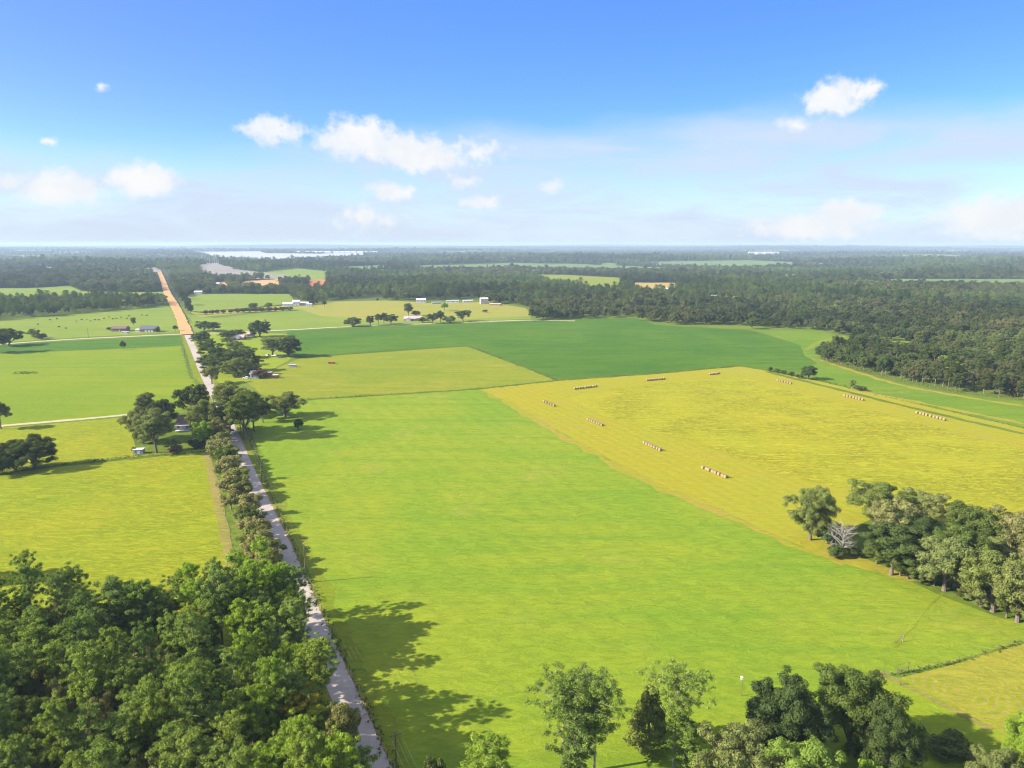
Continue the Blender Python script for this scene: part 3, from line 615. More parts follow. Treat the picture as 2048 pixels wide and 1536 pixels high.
# left edge
tpx('oak0', 18, 692, 652, 60, 'dark tree at the left frame edge by the sandy road', None, 'oakdark'); tpx('oak1', -8, 706, 652, 60, 'second dark tree at the left frame edge by the sandy road', None, 'oakdark')
tpx('oak3', 68, 677, 654, 26, 'round grey-green tree alone in the upper left pasture'); tpx('shrub1', 83, 679, 666, 20, 'low bush beside the round tree in the upper left pasture')
tpx('tall1', 2, 858, 795, 44, 'tree at the left edge where the driveway begins', None, 'oak'); tpx('fine0', 70, 937, 862, 96, 'big spreading dark oak in the left pasture', None, 'oakdark')
tpx('oak2', 18, 938, 876, 66, 'oak beside the big spreading dark oak at left', None, 'oakdark'); tpx('shrub2', -2, 950, 905, 56, 'dark bush at the left edge below the oaks'); tpx('shrub0', 30, 942, 905, 50, 'bushy growth at the feet of the left pasture oaks'); tpx('tall2', -85, 1165, 1050, 90, 'tree just outside the left edge shading the yellow pasture')
tpx('small0', 247, 699, 679, 13, 'small single tree in the dark crop strip at left', None, 'oakdark'); tpx('tall0', 268, 652, 632, 11, 'small pasture tree above the dark-roofed house', None, 'oakdark'); tpx('shrub0', 314, 664, 655, 14, 'bush right of the dark-roofed house'); tpx('tall1', 351, 663, 649, 11, 'small tree near the junction of clay and sandy roads', None, 'oakdark'); tpx('shrub1', 220, 661, 654, 12, 'bush left of the brown barn')
# up the clay road and the middle farms
for (bx, by, ty, w) in [(376,626,596,16),(382,630,606,15),(370,612,586,15),(365,602,578,13),(378,614,592,12)]: tpx(pick('tall0', 'tall1', 'tall2'), bx, by, ty, w, 'tall dark tree in the line right of the clay road', 'trees beside the clay road', 'oakdark')
for i, x in enumerate((412, 424, 434, 447, 462)): tpx(f'shrub{i%3}', x, 629 - i * .6, 620 - i * .5, 11, 'round reddish bush in the evenly spaced row beyond the farm lane', 'evenly spaced round bushes', 'rust')
for i, x in enumerate((476, 488, 500, 512, 524, 538, 552, 566, 580)): tpx(f'shrub{i%3}', x, 626 - i * .6, 616 - i * .4, 16, 'dark bush in the close hedge row by the white farm buildings', 'hedge row by the white farm buildings', 'rust' if i % 3 == 0 else None)
tpx('tall0', 506, 622, 603, 22, 'open tree rising from the hedge row, left one', None, 'oak'); tpx('tall1', 538, 620, 603, 18, 'open tree rising from the hedge row, right one', None, 'oak'); tpx('fine0', 626, 609, 598, 22, 'dark wide tree right of the white farm buildings', None, 'oakdark'); tpx('tall2', 649, 613, 600, 10, 'single column-like tree between golden fields', None, 'oakdark')
for i, (k, bx, by, ty, w, mt, lb) in enumerate([('shrub0',705,653,634,40,'oakdark','wide dark clump left along the sandy road'),('tall0',741,652,628,20,'oakdark','slim dark tree right of the wide dark clump'),('tall1',757,650,624,17,'oak','pointed tree left of the long pink house'),('tall2',768,648,622,18,'oak','second pointed tree left of the long pink house'),
   ('oak1',782,650,626,32,'oakdark','round dark tree touching the long pink house'),('tall0',817,632,602,24,'sage','tall pale tree behind the long pink house'),('shrub1',833,632,621,22,None,'low bush behind the long pink house'),('oak3',865,647,622,30,'oakdark','dark tree right of the long pink house'),('tall2',881,645,618,20,'oakdark','tallest dark tree right of the long pink house'),
   ('shrub2',900,646,632,28,None,'low hedge piece along the sandy road'),('oak4',926,643,616,38,'oakdark','ragged dark tree at the end of the roadside group'),('tall1',889,622,603,18,'bright','pale yellowish tree on the golden field'),('shrub0',845,645,634,22,None,'bush close beside the long pink house'),('shrub1',970,625,619,10,None,'tiny bush on the golden field'),('shrub2',755,603,596,5,None,'speck of a tree on the far green corner')]):
    tpx(k, bx, by, ty, w, lb, 'trees along the sandy road', mt)
tpx('oak2', 1617, 759, 728, 38, 'dark round tree on the strip between hay field and wood', None, 'oakdark')
for (bx, by, ty, w) in [(1540,743,733,11),(1553,746,737,13),(1567,749,740,14),(1582,752,743,15),(1598,757,748,14)]: tpx(pick('shrub0', 'shrub1', 'shrub2'), bx, by, ty, w, 'small bush in the row leading to the dark round strip tree', 'bushes along the hay field edge')
tpx('small0', 1703, 779, 757, 15, 'small brownish tree on the strip right of the dark round tree', None, 'oak'); tpx('shrub1', 1720, 781, 771, 24, 'low sprawling bush beside the small brownish strip tree'); tpx('oak0', 1505, 658, 632, 28, 'round tree standing in front of the far wood edge', None, 'oakdark')
# ------------------------------------------------------------------ the wood at the lower left: every tree its own object
def scatter_world(poly_px, spacing, seed, jitter=.38):
    rng = np.random.default_rng(seed); g = np.array([G(*p) for p in poly_px]); lo, hi = g.min(0), g.max(0)
    xs = np.arange(lo[0], hi[0], spacing); ys = np.arange(lo[1], hi[1], spacing * .866); out = []
    for j, y in enumerate(ys):
        for x in xs + (spacing / 2 if j % 2 else 0): out.append((x + rng.normal() * spacing * jitter * .6, y + rng.normal() * spacing * jitter * .6))
    out = np.array(out); return out[in_poly(out[:, 0], out[:, 1], [tuple(q) for q in g])]
LW = [(-330,1290),(0,1288),(200,1278),(330,1272),(470,1268),(560,1232),(606,1258),(618,1345),(650,1430),(688,1530),(745,1690),(760,1780),(-560,1780)]
lw = scatter_world(LW, 5.6, 4); rng = np.random.default_rng(9)
LWL = dict(pine='green pine growing in the dense wood left of the paved road', oak='rounded broadleaf tree growing in the dense wood left of the paved road', brown='olive-brown broadleaf tree in the dense wood left of the paved road',
           sage='grey-green broadleaf tree in the dense wood left of the paved road', bright='bright light-green pine at the road side of the dense wood', snag=None)
for p in lw:
    px, py = project(p[0], p[1], 0); q = rng.random(); g0 = G(800, 1372); gap = abs(-(p[0] - g0[0]) * SHADOW[1] + (p[1] - g0[1]) * SHADOW[0]) < 6 and px > 430
    clump = math.sin(p[0] * .07 + 1) * math.sin(p[1] * .09 + 2)
    near_road = px > 360 + (py - 1200) * .25
    if q < (.78 if near_road else .55 + .3 * clump):
        k = f'pine{rng.integers(5)}'; h = rng.uniform(13, 24) * (.6 if gap else 1); w = rng.uniform(4.8, 7.4)
        if near_road and rng.random() < .55: tree(k, p, h, w, LWL['bright'], 'bright pines at the road side of the wood', 'bright')
        else: tree(k, p, h, w, LWL['pine'], 'pines of the dense wood at left')
    else:
        k = pick('oak0', 'oak1', 'oak2', 'oak3', 'oak4', 'tall0', 'tall1', 'fine0', 'fine1'); h = rng.uniform(11, 17) * (.7 if gap else 1); w = rng.uniform(6.8, 10.0); mt = pick('oak', 'oak', 'brown', 'sage')
        tree(k, p, h, w, LWL[mt], {'oak': 'broadleaf trees of the dense wood at left', 'brown': 'olive-brown trees of the dense wood at left', 'sage': 'grey-green trees of the dense wood at left'}[mt], None if mt == 'oak' else mt)
tpx('pine3', 615, 1530, 1385, 95, 'yellowing pine among the green ones at the right of the wood', None, 'yellow'); tpx('pine1', 390, 1350, 1215, 60, 'faintly yellow pine in the upper part of the wood', None, 'yellow')
tpx('snag', 528, 1335, 1232, 50, 'dead pine with stripped branches standing inside the wood'); tpx('snag', 645, 1560, 1475, 60, 'broken dead trunk near the road at the bottom of the wood'); tpx('snag', 480, 1545, 1440, 55, 'bare grey twiggy tree low in the wood')
# ------------------------------------------------------------------ the far woods
FOREST = [(-700,640),(-700,492),(2800,492),(2800,930),(2400,878),(2048,801),(1900,783),(1780,758),(1650,724),(1641,717),(1662,703),(1742,690),(1722,681),(1640,661),(1510,655),(1500,651),(1330,649),(1282,641),(1272,634),(1062,641),(1068,626),(1050,613),(975,607),(970,598),(850,601),(770,601),(758,592),(640,603),(628,611),(600,606),(580,590),(380,589),(340,612),(0,641),(-300,664),(-700,690)]
HOLES = [POLY['farleft'], [(1776,686),(1814,684),(1818,702),(1780,704)], [(215,542),(312,536),(322,546),(215,549)], [(396,533),(430,527),(470,540),(520,546),(580,552),(560,559),(440,560),(405,550)], [(500,549),(592,538),(655,544),(652,562),(560,566)],
  [(380,505),(520,504),(530,508),(640,509),(722,505),(738,513),(660,519),(612,526),(530,524),(440,519)], [(606,583),(622,562),(648,559),(661,568),(648,582)], [(474,578),(490,564),(556,559),(564,572),(556,581)], [(424,578),(436,567),(452,564),(460,576),(450,582)], [(1042,550),(1130,551),(1244,557),(1240,583),(1190,584),(1120,576)],
  [(1248,567),(1350,567),(1354,588),(1280,590)], [(1340,573),(1420,577),(1450,584),(1350,584)], [(1790,544),(1870,546),(1868,549),(1800,548)], [(884,549),(912,549),(912,554),(886,554)], [(1600,519),(1680,519),(1690,522),(1610,523)],[(1080,505),(1180,505),(1180,507),(1080,507)]]
PR_ = random.Random(8); PATCH = []
for _ in range(46):
    cx = PR_.uniform(-250, 2300); cy = 496 + 62 * PR_.random() ** 1.3
    if 180 < cx < 780 and cy > 500 or 1000 < cx < 1420 and cy > 540: continue
    hw = PR_.uniform(18, 90); hh = (cy - 488) * PR_.uniform(.05, .12)
    PATCH.append([(int(cx + hw * math.cos(t) * PR_.uniform(.75, 1.1)), cy + hh * math.sin(t) * PR_.uniform(.7, 1.1)) for t in (0, .8, 1.6, 2.4, 3.1, 3.9, 4.7, 5.5)])
HOLES += PATCH
YOUNG = [[(820,533),(1020,527),(1250,533),(1430,541),(1350,546),(1100,541),(830,540)], [(1300,525),(1500,522),(1690,530),(1500,539),(1300,532)], [(640,538),(760,532),(800,538),(700,546)],[(0,520),(200,518),(240,524),(0,530)],[(1750,560),(2500,560),(2500,578),(1800,574)]]
def far_points():
    rng = np.random.default_rng(21); out = []
    for (r0, r1, sp) in ((330, 700, 7.6), (700, 1200, 8.2), (1200, 2000, 9.5), (2000, 3300, 13), (3300, 5200, 20), (5200, 8000, 32), (8000, 14000, 58)):
        n = int(.5 * (r1 * r1 - r0 * r0) * (2 * R(41)) / (sp * sp * .72)); r = np.sqrt(rng.uniform(r0 * r0, r1 * r1, n)); a = rng.uniform(-R(41), R(41), n)
        x = r * np.sin(a); y = r * np.cos(a)
        # thin out to an even spacing with one point per jittered cell
        key = np.floor(x / sp).astype(np.int64) * 100003 + np.floor(y / sp).astype(np.int64); _, i = np.unique(key, return_index=True)
        x, y = x[i], y[i]; out.append(np.column_stack([x, y, np.full(len(x), sp)]))
    p = np.concatenate(out); z = terrain(p[:, 0], p[:, 1]); px, py = project(p[:, 0], p[:, 1], z)
    keep = in_poly(px, py, FOREST)
    for h in HOLES + YOUNG: keep &= ~in_poly(px, py, h)
    # the road corridors stay open
    cl = np.array(path_pts(CLAY, 20))
    for q in cl: keep &= np.hypot(p[:, 0] - q[0], p[:, 1] - q[1]) > 9 + .005 * np.hypot(*q)
    young = np.zeros(len(p), bool)
    for h in YOUNG: young |= in_poly(px, py, h)
    p, z, px, py, young = p[keep], z[keep], px[keep], py[keep], young[keep]
    d = np.hypot(p[:, 0], p[:, 1]); o = np.argsort(d); return p[o], z[o], px[o], py[o], young[o]
fp, fz, fpx, fpy, fyoung = far_points()
rng = np.random.default_rng(33)
inframe = (fpx > -20) & (fpx < 2070)
NEAR = 190; near_i = np.where(inframe)[0][:NEAR]; is_near = np.zeros(len(fp), bool); is_near[near_i] = True
for i in near_i:
    p = fp[i, :2]; q = rng.random(); mt = None
    if q < .12: tree(f'pine{rng.integers(5)}', p, rng.uniform(15, 20), rng.uniform(7, 9), 'pine standing among broadleaf trees in the wood at the right edge', 'pines of the wood at the right edge', 'woodoak')
    else:
        mt = ('oak', 'oak', 'oakdark', 'oakdark', 'sage', 'brown')[rng.integers(6)] if q < .96 else 'bright'
        lb = {'oak': 'green broadleaf tree in the wood along the strip at the right edge', 'oakdark': 'dark green broadleaf tree in the wood along the strip at the right edge', 'sage': 'grey-green broadleaf tree in the wood at the right edge', 'brown': 'brownish broadleaf tree in the wood at the right edge', 'bright': 'bright light-green tree in the wood at the right edge'}[mt]
        tree(pick('oak0', 'oak1', 'oak2', 'oak3', 'oak4', 'tall0', 'tall1', 'tall2'), p, rng.uniform(11, 16.5), rng.uniform(9, 13), lb, {'oak': 'green', 'oakdark': 'dark green', 'sage': 'grey-green', 'brown': 'brownish', 'bright': 'bright'}[mt] + ' broadleaf trees of the wood at the right edge', {'oak': 'woodoak', 'sage': 'woodsage', 'brown': 'woodbrown'}.get(mt, mt))
# everything farther: one mass
def value_noise(x, y, cell, seed):
    i, j = np.floor(x / cell).astype(np.int64), np.floor(y / cell).astype(np.int64); u, v = x / cell - i, y / cell - j; u = u * u * (3 - 2 * u); v = v * v * (3 - 2 * v)
    def h(a, b):
        q = (a * 374761393 + b * 668265263 + seed * 974711) & 0x7fffffff; q = ((q ^ (q >> 13)) * 1274126177) & 0x7fffffff; return ((q ^ (q >> 16)) & 0xffff) / 65535.0
    return (h(i, j) * (1 - u) + h(i + 1, j) * u) * (1 - v) + (h(i, j + 1) * (1 - u) + h(i + 1, j + 1) * u) * v
def tone_of(x, y): return np.clip((.42 * value_noise(x, y, 420, 1) + .33 * value_noise(x + .3 * y, y, 150, 2) + .25 * value_noise(x, y, 60, 3) - .5) * 1.9 + .45, 0, 1)
def far_mass(name, sel, keys, scale):
    me = bpy.data.meshes.new(name); n = int(sel.sum()); P3 = np.column_stack([fp[sel, 0], fp[sel, 1], fz[sel]]).astype(np.float32)
    me.vertices.add(n); me.vertices.foreach_set('co', P3.ravel())
    vn = tone_of(fp[sel, 0], fp[sel, 1]) + rng.normal(size=n) * .16
    for an, typ, val in (('tone', 'FLOAT', np.clip(vn, .02, 1).astype(np.float32)), ('siz', 'FLOAT', scale.astype(np.float32)), ('wid', 'FLOAT', (scale * rng.uniform(.85, 1.2, n)).astype(np.float32)), ('turn', 'FLOAT', rng.uniform(0, 6.28, n).astype(np.float32)), ('pick', 'INT', rng.integers(0, len(keys), n).astype(np.int32))):
        at = me.attributes.new(an, typ, 'POINT'); at.data.foreach_set('value', val)
    o = tag(link(bpy.data.objects.new(name, me)), kind='stuff')
    gt = bpy.data.node_groups.new('wood_scatter', 'GeometryNodeTree'); gt.interface.new_socket('Geometry', in_out='INPUT', socket_type='NodeSocketGeometry'); gt.interface.new_socket('Geometry', in_out='OUTPUT', socket_type='NodeSocketGeometry')
    g = NT(gt); gi = g.node('NodeGroupInput'); go = g.node('NodeGroupOutput'); mp = g.node('GeometryNodeMeshToPoints'); g.l.new(gi.outputs[0], mp.inputs[0])
    jn = g.node('GeometryNodeJoinGeometry')
    for k in keys:
        oi = g.node('GeometryNodeObjectInfo', transform_space='ORIGINAL'); oi.inputs['Object'].default_value = k; oi.inputs['As Instance'].default_value = False
        ti = g.node('GeometryNodeGeometryToInstance'); g.l.new(oi.outputs['Geometry'], ti.inputs[0]); g.l.new(ti.outputs[0], jn.inputs[0])
    def attr(nm, typ):
        a = g.node('GeometryNodeInputNamedAttribute', data_type=typ); a.inputs['Name'].default_value = nm; return a.outputs['Attribute']
    ip = g.node('GeometryNodeInstanceOnPoints'); g.l.new(mp.outputs[0], ip.inputs['Points']); g.l.new(jn.outputs[0], ip.inputs['Instance']); ip.inputs['Pick Instance'].default_value = True
    g.l.new(attr('pick', 'INT'), ip.inputs['Instance Index'])
    c1 = g.node('ShaderNodeCombineXYZ'); g.l.new(attr('turn', 'FLOAT'), c1.inputs[2]); g.l.new(c1.outputs[0], ip.inputs['Rotation'])
    c2 = g.node('ShaderNodeCombineXYZ'); g.l.new(attr('wid', 'FLOAT'), c2.inputs[0]); g.l.new(attr('wid', 'FLOAT'), c2.inputs[1]); g.l.new(attr('siz', 'FLOAT'), c2.inputs[2]); g.l.new(c2.outputs[0], ip.inputs['Scale'])
    g.l.new(ip.outputs[0], go.inputs[0]); md = o.modifiers.new('scatter', 'NODES'); md.node_group = gt
    return o
def proto_crown(key, mat=None):
    me = PROTO[key][0]
    for o in bpy.data.objects:
        if o.type == 'MESH' and o.data == me and (o.material_slots[0].link == 'DATA'): return o
sel = ~is_near; pineish = (np.sin(fp[:, 0] / 310 + 1) * np.sin(fp[:, 1] / 270 + 2) + rng.normal(size=len(fp)) * .35) > .15
base = np.clip(rng.normal(.88, .2, len(fp)), .4, 1.4) * (.72 + .5 * value_noise(fp[:, 0], fp[:, 1], 190, 5)) * np.where(fyoung, .36, 1) * np.clip(fp[:, 2] / 10, .9, 2.0) ** .6
a = sel & ~pineish; far_mass('far_woods', a, [q for q in (proto_crown(k) for k in ('oak0', 'oak1', 'oak2', 'oak3', 'oak4', 'tall0')) if q], base[a])
a = sel & pineish; far_mass('far_pine_woods', a, [q for q in (proto_crown(k) for k in ('pine0', 'pine1', 'pine2', 'pine3')) if q], (base * .85)[a])
print('far trees', sel.sum(), 'left wood', len(lw))
# far clearings and young plantations
g_plant = grass('young_plantation', (.13, .19, .055), (.16, .215, .065), (.11, .17, .05), .0, (.004, .05), contrast=.16, fine=.12)
for h in YOUNG: field('young_plantation', h, g_plant, .4, True, 3)
for h in PATCH: field('far_clearing', h, g_up if h[0][0] % 2 else g_plant, .3, True, 3)
M['fallow'] = plain('grey_brown_fallow', (.22, .19, .16), .95, .2, .01); M['redclay'] = plain('red_clay', (.50, .13, .06), .95, .25, .03); M['panel'] = plain('pale_gravel_flat', (.36, .36, .35), .9, .15, .01)
M['water'] = plain('pale_water', (.55, .58, .62), .3, .05, .004)
for k, (nm, mt) in {2: ('fallow_field', 'fallow'), 3: ('fallow_field', 'fallow'), 6: ('clay_pit', 'redclay'), 7: ('clay_pit', 'clay'), 8: ('clay_pit', 'clay'), 10: ('bare_yard', 'bare')}.items(): field(nm, HOLES[k], M[mt], .25, True, 2)
for k in (1, 4, 9, 11, 12, 13, 14): field('far_clearing', HOLES[k], g_up if k != 9 else g_past, .25, True, 2)
field('pale_flat', HOLES[5], M['panel'], .8, True, 3)
# ------------------------------------------------------------------ hay bales
def bale_mesh():
    bm = bmesh.new(); n = 20; prof = [(-.62, .55), (-.64, .68), (-.56, .745), (-.3, .755), (0, .74), (.3, .755), (.56, .745), (.64, .68), (.62, .55), (.60, 0.0)]; rng = np.random.default_rng(2); rings = []
    c0 = bm.verts.new((0, -.60, .74))
    for (y, r) in prof[:-1]:
        rings.append([bm.verts.new((math.cos(2 * math.pi * k / n) * r * (1 + rng.normal() * .012), y, .74 + max(-.74, math.sin(2 * math.pi * k / n) * r * (1 + rng.normal() * .012)) * (.98))) for k in range(n)])
    c1 = bm.verts.new((0, .60, .74))
    for a, b in zip(rings, rings[1:]):
        for k in range(n): bm.faces.new((a[k], a[(k + 1) % n], b[(k + 1) % n], b[k]))
    for k in range(n): bm.faces.new((c0, rings[0][(k + 1) % n], rings[0][k])); bm.faces.new((c1, rings[-1][k], rings[-1][(k + 1) % n]))
    bmesh.ops.recalc_face_normals(bm, faces=bm.faces[:])
    me = bpy.data.meshes.new('hay_bale'); bm.to_mesh(me); bm.free()
    m, n_, out = new_mat('straw'); p = n_.node('ShaderNodeTexCoord').outputs['Object']; f = n_.noise(n_.mapping(p, 0, (1, 12, 1)), 3, 5, .7)
    surf(n_, out, n_.mix(f, (.21, .15, .072), (.38, .28, .155)), .95, f, .6, .08); me.materials.append(m); return me
BALE = bale_mesh()
for (x0, y0, x1, y1, n, lb) in [(1089,805,1108,813,5,'tan round bale in the short row beside the green field\'s far corner'),(1176,841,1204,852,7,'tan round bale in the second row from the far corner along the green field edge'),(1289,888,1320,902,7,'tan round bale in the third row along the green field edge'),(1407,938,1451,956,8,'tan round bale in the row nearest the oak grove'),
   (1150,779,1192,774,9,'tan round bale in the long row along the back fence nearest the dry pasture'),(1294,762,1328,759,8,'tan round bale in the middle row along the back of the hay field'),(1420,750,1438,748,5,'tan round bale in the short row at the hay field\'s back corner'),
   (1555,762,1581,768,6,'tan round bale in the row below the bushes at the hay field\'s far right edge'),(1689,793,1725,801,7,'tan round bale in the row below the small brownish strip tree'),(1834,827,1889,841,9,'tan round bale in the rightmost row along the hay field\'s far edge')]:
    a, b = G(x0, y0), G(x1, y1); d = (b - a) / (n - 1); pitch = np.linalg.norm(d); ang = math.atan2(d[1], d[0]); s = min(1.0, max(.66, pitch / 1.9))
    for k in range(n):
        o = link(bpy.data.objects.new('hay_bale', BALE)); p = a + d * (k + FR.gauss(0, .07)); o.location = (p[0], p[1], .05); o.rotation_euler.z = ang + FR.gauss(0, .06); o.scale = (s, s, s)
        tag(o, lb, 'hay bale', 'hay bales: ' + lb[20:])
# ------------------------------------------------------------------ buildings
M['white'] = plain('white_paint', (.62, .61, .59)); M['cream'] = plain('cream_siding', (.50, .46, .39)); M['greyroof'] = plain('grey_shingles', (.11, .115, .13), .9); M['brownroof'] = plain('brown_shingles', (.16, .11, .095), .9); M['redwood'] = plain('red_boards', (.33, .10, .06)); M['brownwood'] = plain('brown_boards', (.22, .13, .09))
M['tin'] = plain('weathered_tin', (.42, .42, .43), .5, .15, .5, .4); M['pinkroof'] = plain('faded_pink_roof', (.46, .32, .32)); M['brick'] = plain('dull_brick', (.30, .17, .13)); M['glass'] = plain('dark_glass', (.04, .05, .06), .2, .1, 1, .5); M['greydoor'] = plain('grey_door', (.35, .36, .38)); M['bluewhite'] = plain('pale_blue_boards', (.48, .53, .58)); M['rubber'] = plain('black_rubber', (.02, .02, .02)); M['wire'] = plain('dull_wire', (.16, .155, .14), .6, .1); M['wood'] = plain('weathered_timber', (.15, .115, .085), .95, .3, 2)
def building(name, label, px, py, w, l, hw, hr, rz, wall, roof, door='greydoor', nwin=2, cat='house', group=None, chimney=False, hip=False, z0=0.0):
    g = G(px, py); c, s_ = math.cos(rz), math.sin(rz); g = g + np.array((-s_, c)) * l / 2
    r = empty(name, (g[0], g[1], zh(*g) + z0), rz); tag(r, label, cat, group); ov = .45
    mb = MB(); mb.box((0, 0, hw / 2 - .1), (w, l, hw + .2))
    if hr > .5 and not hip:
        for sx in (-1, 1): mb.add([(sx * w / 2, -l / 2, hw), (sx * w / 2, l / 2, hw), (sx * w / 2, 0, hw + hr)], [(0, 1, 2) if sx > 0 else (2, 1, 0)])
    mb.build('wall', M[wall], r)
    ro = MB(); t = .18
    if hip:
        a = w / 2 + ov; b = l / 2 + ov; e = max(.2, w / 2 - l / 2)
        ro.add([(-a, -b, hw), (a, -b, hw), (a, b, hw), (-a, b, hw), (-e, 0, hw + hr), (e, 0, hw + hr)], [(0, 1, 5, 4), (1, 2, 5), (2, 3, 4, 5), (3, 0, 4), (3, 2, 1, 0)])
    elif hr > .5:
        k = hr / (l / 2); a = w / 2 + ov; b = l / 2 + ov; zb = hw - ov * k
        ro.add([(-a, -b, zb), (a, -b, zb), (a, 0, hw + hr), (-a, 0, hw + hr), (-a, b, zb), (a, b, zb), (-a, -b, zb + t), (a, -b, zb + t), (a, 0, hw + hr + t), (-a, 0, hw + hr + t), (-a, b, zb + t), (a, b, zb + t)],
               [(6, 7, 8, 9), (9, 8, 11, 10), (3, 2, 1, 0), (4, 5, 2, 3), (0, 1, 7, 6), (5, 4, 10, 11), (1, 2, 8, 7), (2, 5, 11, 8), (0, 6, 9, 3), (3, 9, 10, 4)])
    else: ro.box((0, 0, hw + .1 + .06), (w + .4, l + .4, .22))
    rf = ro.build('roof', M[roof], r)
    if chimney: MB().box((w * .2, l * .1, hw + hr * .8), (.7, .7, 1.8)).build('chimney', M['brick'], rf)
    if door: MB().box((w * .08, -l / 2 - .03, min(1.05, hw * .42)), (min(1.1, w * .3), .1, min(2.1, hw * .84))).build('door', M[door], r)
    for i in range(nwin):
        x = (-.36 + .72 * i / max(1, nwin - 1)) * w if nwin > 1 else -.25 * w
        if abs(x - w * .08) < 1.0: x += 1.3
        f = MB().box((x, -l / 2 - .035, hw * .55), (min(1.3, w * .2), .1, min(1.2, hw * .4))).build('window', M['white'], r); MB().box((x, -l / 2 - .075, hw * .55), (min(1.1, w * .16), .06, min(1.0, hw * .33))).build('pane', M['glass'], f)
    return r
b1 = building('barn', 'brown barn with low gable beside the dark-roofed house', 237, 663, 15, 11, 3.2, 2.2, .05, 'brownwood', 'brownroof', 'cream', 1, 'barn')
b2 = building('house', 'house with dark blue-grey roof and white garage doors at upper left', 296, 664, 17, 10, 3, 3.2, .05, 'brick', 'greyroof', None, 2)
for x in (-2.2, 1.2, 4.4): MB().box((x, -5.06, 1.2), (2.3, .16, 2.3)).build('garage_door', M['white'], b2)
building('shed', 'small white shed left of the dark-roofed house', 276, 664, 5, 5, 2.4, .9, .05, 'white', 'tin', 'white', 0, 'shed')
building('trailer', 'low white trailer parked before the brown barn', 250, 667, 7, 2.4, 1.6, .3, .05, 'white', 'white', None, 2, 'trailer')
building('shed', 'white-roofed small shed on the fence line of the left pasture', 276, 908, 4.2, 2.6, 1.9, .2, .1, 'greydoor', 'white', 'white', 1, 'shed')
b4 = building('house', 'brown-roofed house with pale porch under the trees by the road', 370, 860, 8.5, 12, 3.0, 2.6, .12, 'tin', 'brownroof', 'greydoor', 3, chimney=True)
pm = MB(); pm.box((0, -7.4, .15), (8.5, 2.6, .3))
for x in (-4, -1.4, 1.4, 4): pm.box((x, -8.5, 1.5), (.16, .16, 2.6))
pm.box((0, -7.4, 2.85), (8.8, 2.9, .14)); pm.build('porch', M['white'], b4)
building('barn', 'pale blue-white gable barn beside the road clump of the upper farm', 509, 757, 6, 7, 3.2, 1.8, .1, 'bluewhite', 'tin', 'white', 1, 'barn')
building('shed', 'red-brown open shed right of the blue-white barn', 535, 754, 5.2, 4, 3.0, .3, .1, 'redwood', 'tin', None, 0, 'shed'); building('shed', 'small bright red shed with white roof, rightmost by the barn', 550, 757, 3.6, 3, 2.3, .2, .1, 'redwood', 'white', 'brownwood', 0, 'shed')
building('shed', 'grey flat shed alone in the upper pasture', 585, 735, 5.5, 3, 1.9, .2, .1, 'tin', 'tin', 'greydoor', 0, 'shed'); building('feed_shelter', 'rusty feed shelter in the pasture right of the grey shed', 662, 728, 4.5, 3, 1.3, .2, .0, 'redwood', 'redwood', None, 0, 'shelter')
b9 = building('farmhouse', 'farmhouse with long faded pink roof at the upper farm', 472, 680, 15, 9, 2.6, 2.0, .15, 'brick', 'pinkroof', 'white', 2)
d = MB(); d.box((2, -4.4, 2.4), (3.2, 1.5, 2.6)); d.add([(.4, -5.16, 3.7), (3.6, -5.16, 3.7), (2, -5.16, 4.9), (.4, -2, 3.7), (3.6, -2, 3.7), (2, -2, 4.9)], [(0, 1, 2), (0, 2, 5, 3), (1, 4, 5, 2)]); d.build('porch_gable', M['white'], b9)
building('outbuilding', 'pale pink outbuilding touching the tall dark round tree', 500, 674, 7, 6, 3, 1.5, .1, 'cream', 'pinkroof', 'white', 1, 'outbuilding')
b10 = building('house', 'long pink and white house between trees on the sandy road', 826, 642, 22, 11, 3, 2.8, .1, 'brick', 'pinkroof', 'white', 3); d = MB(); d.box((-6, -6.6, 1.6), (6, 2.4, 3.2)); d.add([(-9.4, -8, 3.2), (-2.6, -8, 3.2), (-6, -8, 5), (-9.4, -3, 3.2), (-2.6, -3, 3.2), (-6, -3, 5)], [(0, 1, 2), (0, 2, 5, 3), (1, 4, 5, 2)]); d.build('porch_gable', M['white'], b10)
building('farm_building', 'large plain white building on the golden field', 842, 606, 15, 12, 4.5, 2, .1, 'white', 'white', 'greydoor', 2, 'building')
building('mobile_home', 'white mobile home nearest the large plain white building', 873, 608, 14, 5, 2.6, .4, .2, 'greydoor', 'white', 'greydoor', 2, 'mobile home'); building('mobile_home', 'white mobile home in the middle before the far wood', 905, 606, 20, 5, 3, .6, .05, 'white', 'tin', 'greydoor', 3, 'mobile home'); building('mobile_home', 'white mobile home rightmost before the far wood', 936, 605, 16, 5, 3, .6, .15, 'white', 'white', 'greydoor', 2, 'mobile home')
building('barn', 'tall pinkish white barn where the far wood begins', 969, 608, 12, 10, 8.5, 1.2, .2, 'cream', 'white', 'brownwood', 1, 'barn'); building('shed', 'long low brown shed at the foot of the far wood', 990, 611, 18, 5, 2.5, .8, -.35, 'brownwood', 'pinkroof', None, 0, 'shed')
for (px, py, w, hw, hr, wl, rf, lb) in [(575,613,14,4,2,'white','white','white farm building leftmost at the end of the hedge row'),(592,612,10,6,2.5,'white','white','tall white farm building at the end of the hedge row'),(606,611,16,3.5,1.5,'bluewhite','white','pale low farm building at the end of the hedge row'),(618,613,8,4,.3,'white','white','boxy white farm building rightmost by the hedge row')]: building('farm_building', lb, px, py, w, 8, hw, hr, .1, wl, rf, 'greydoor', 1, 'building')
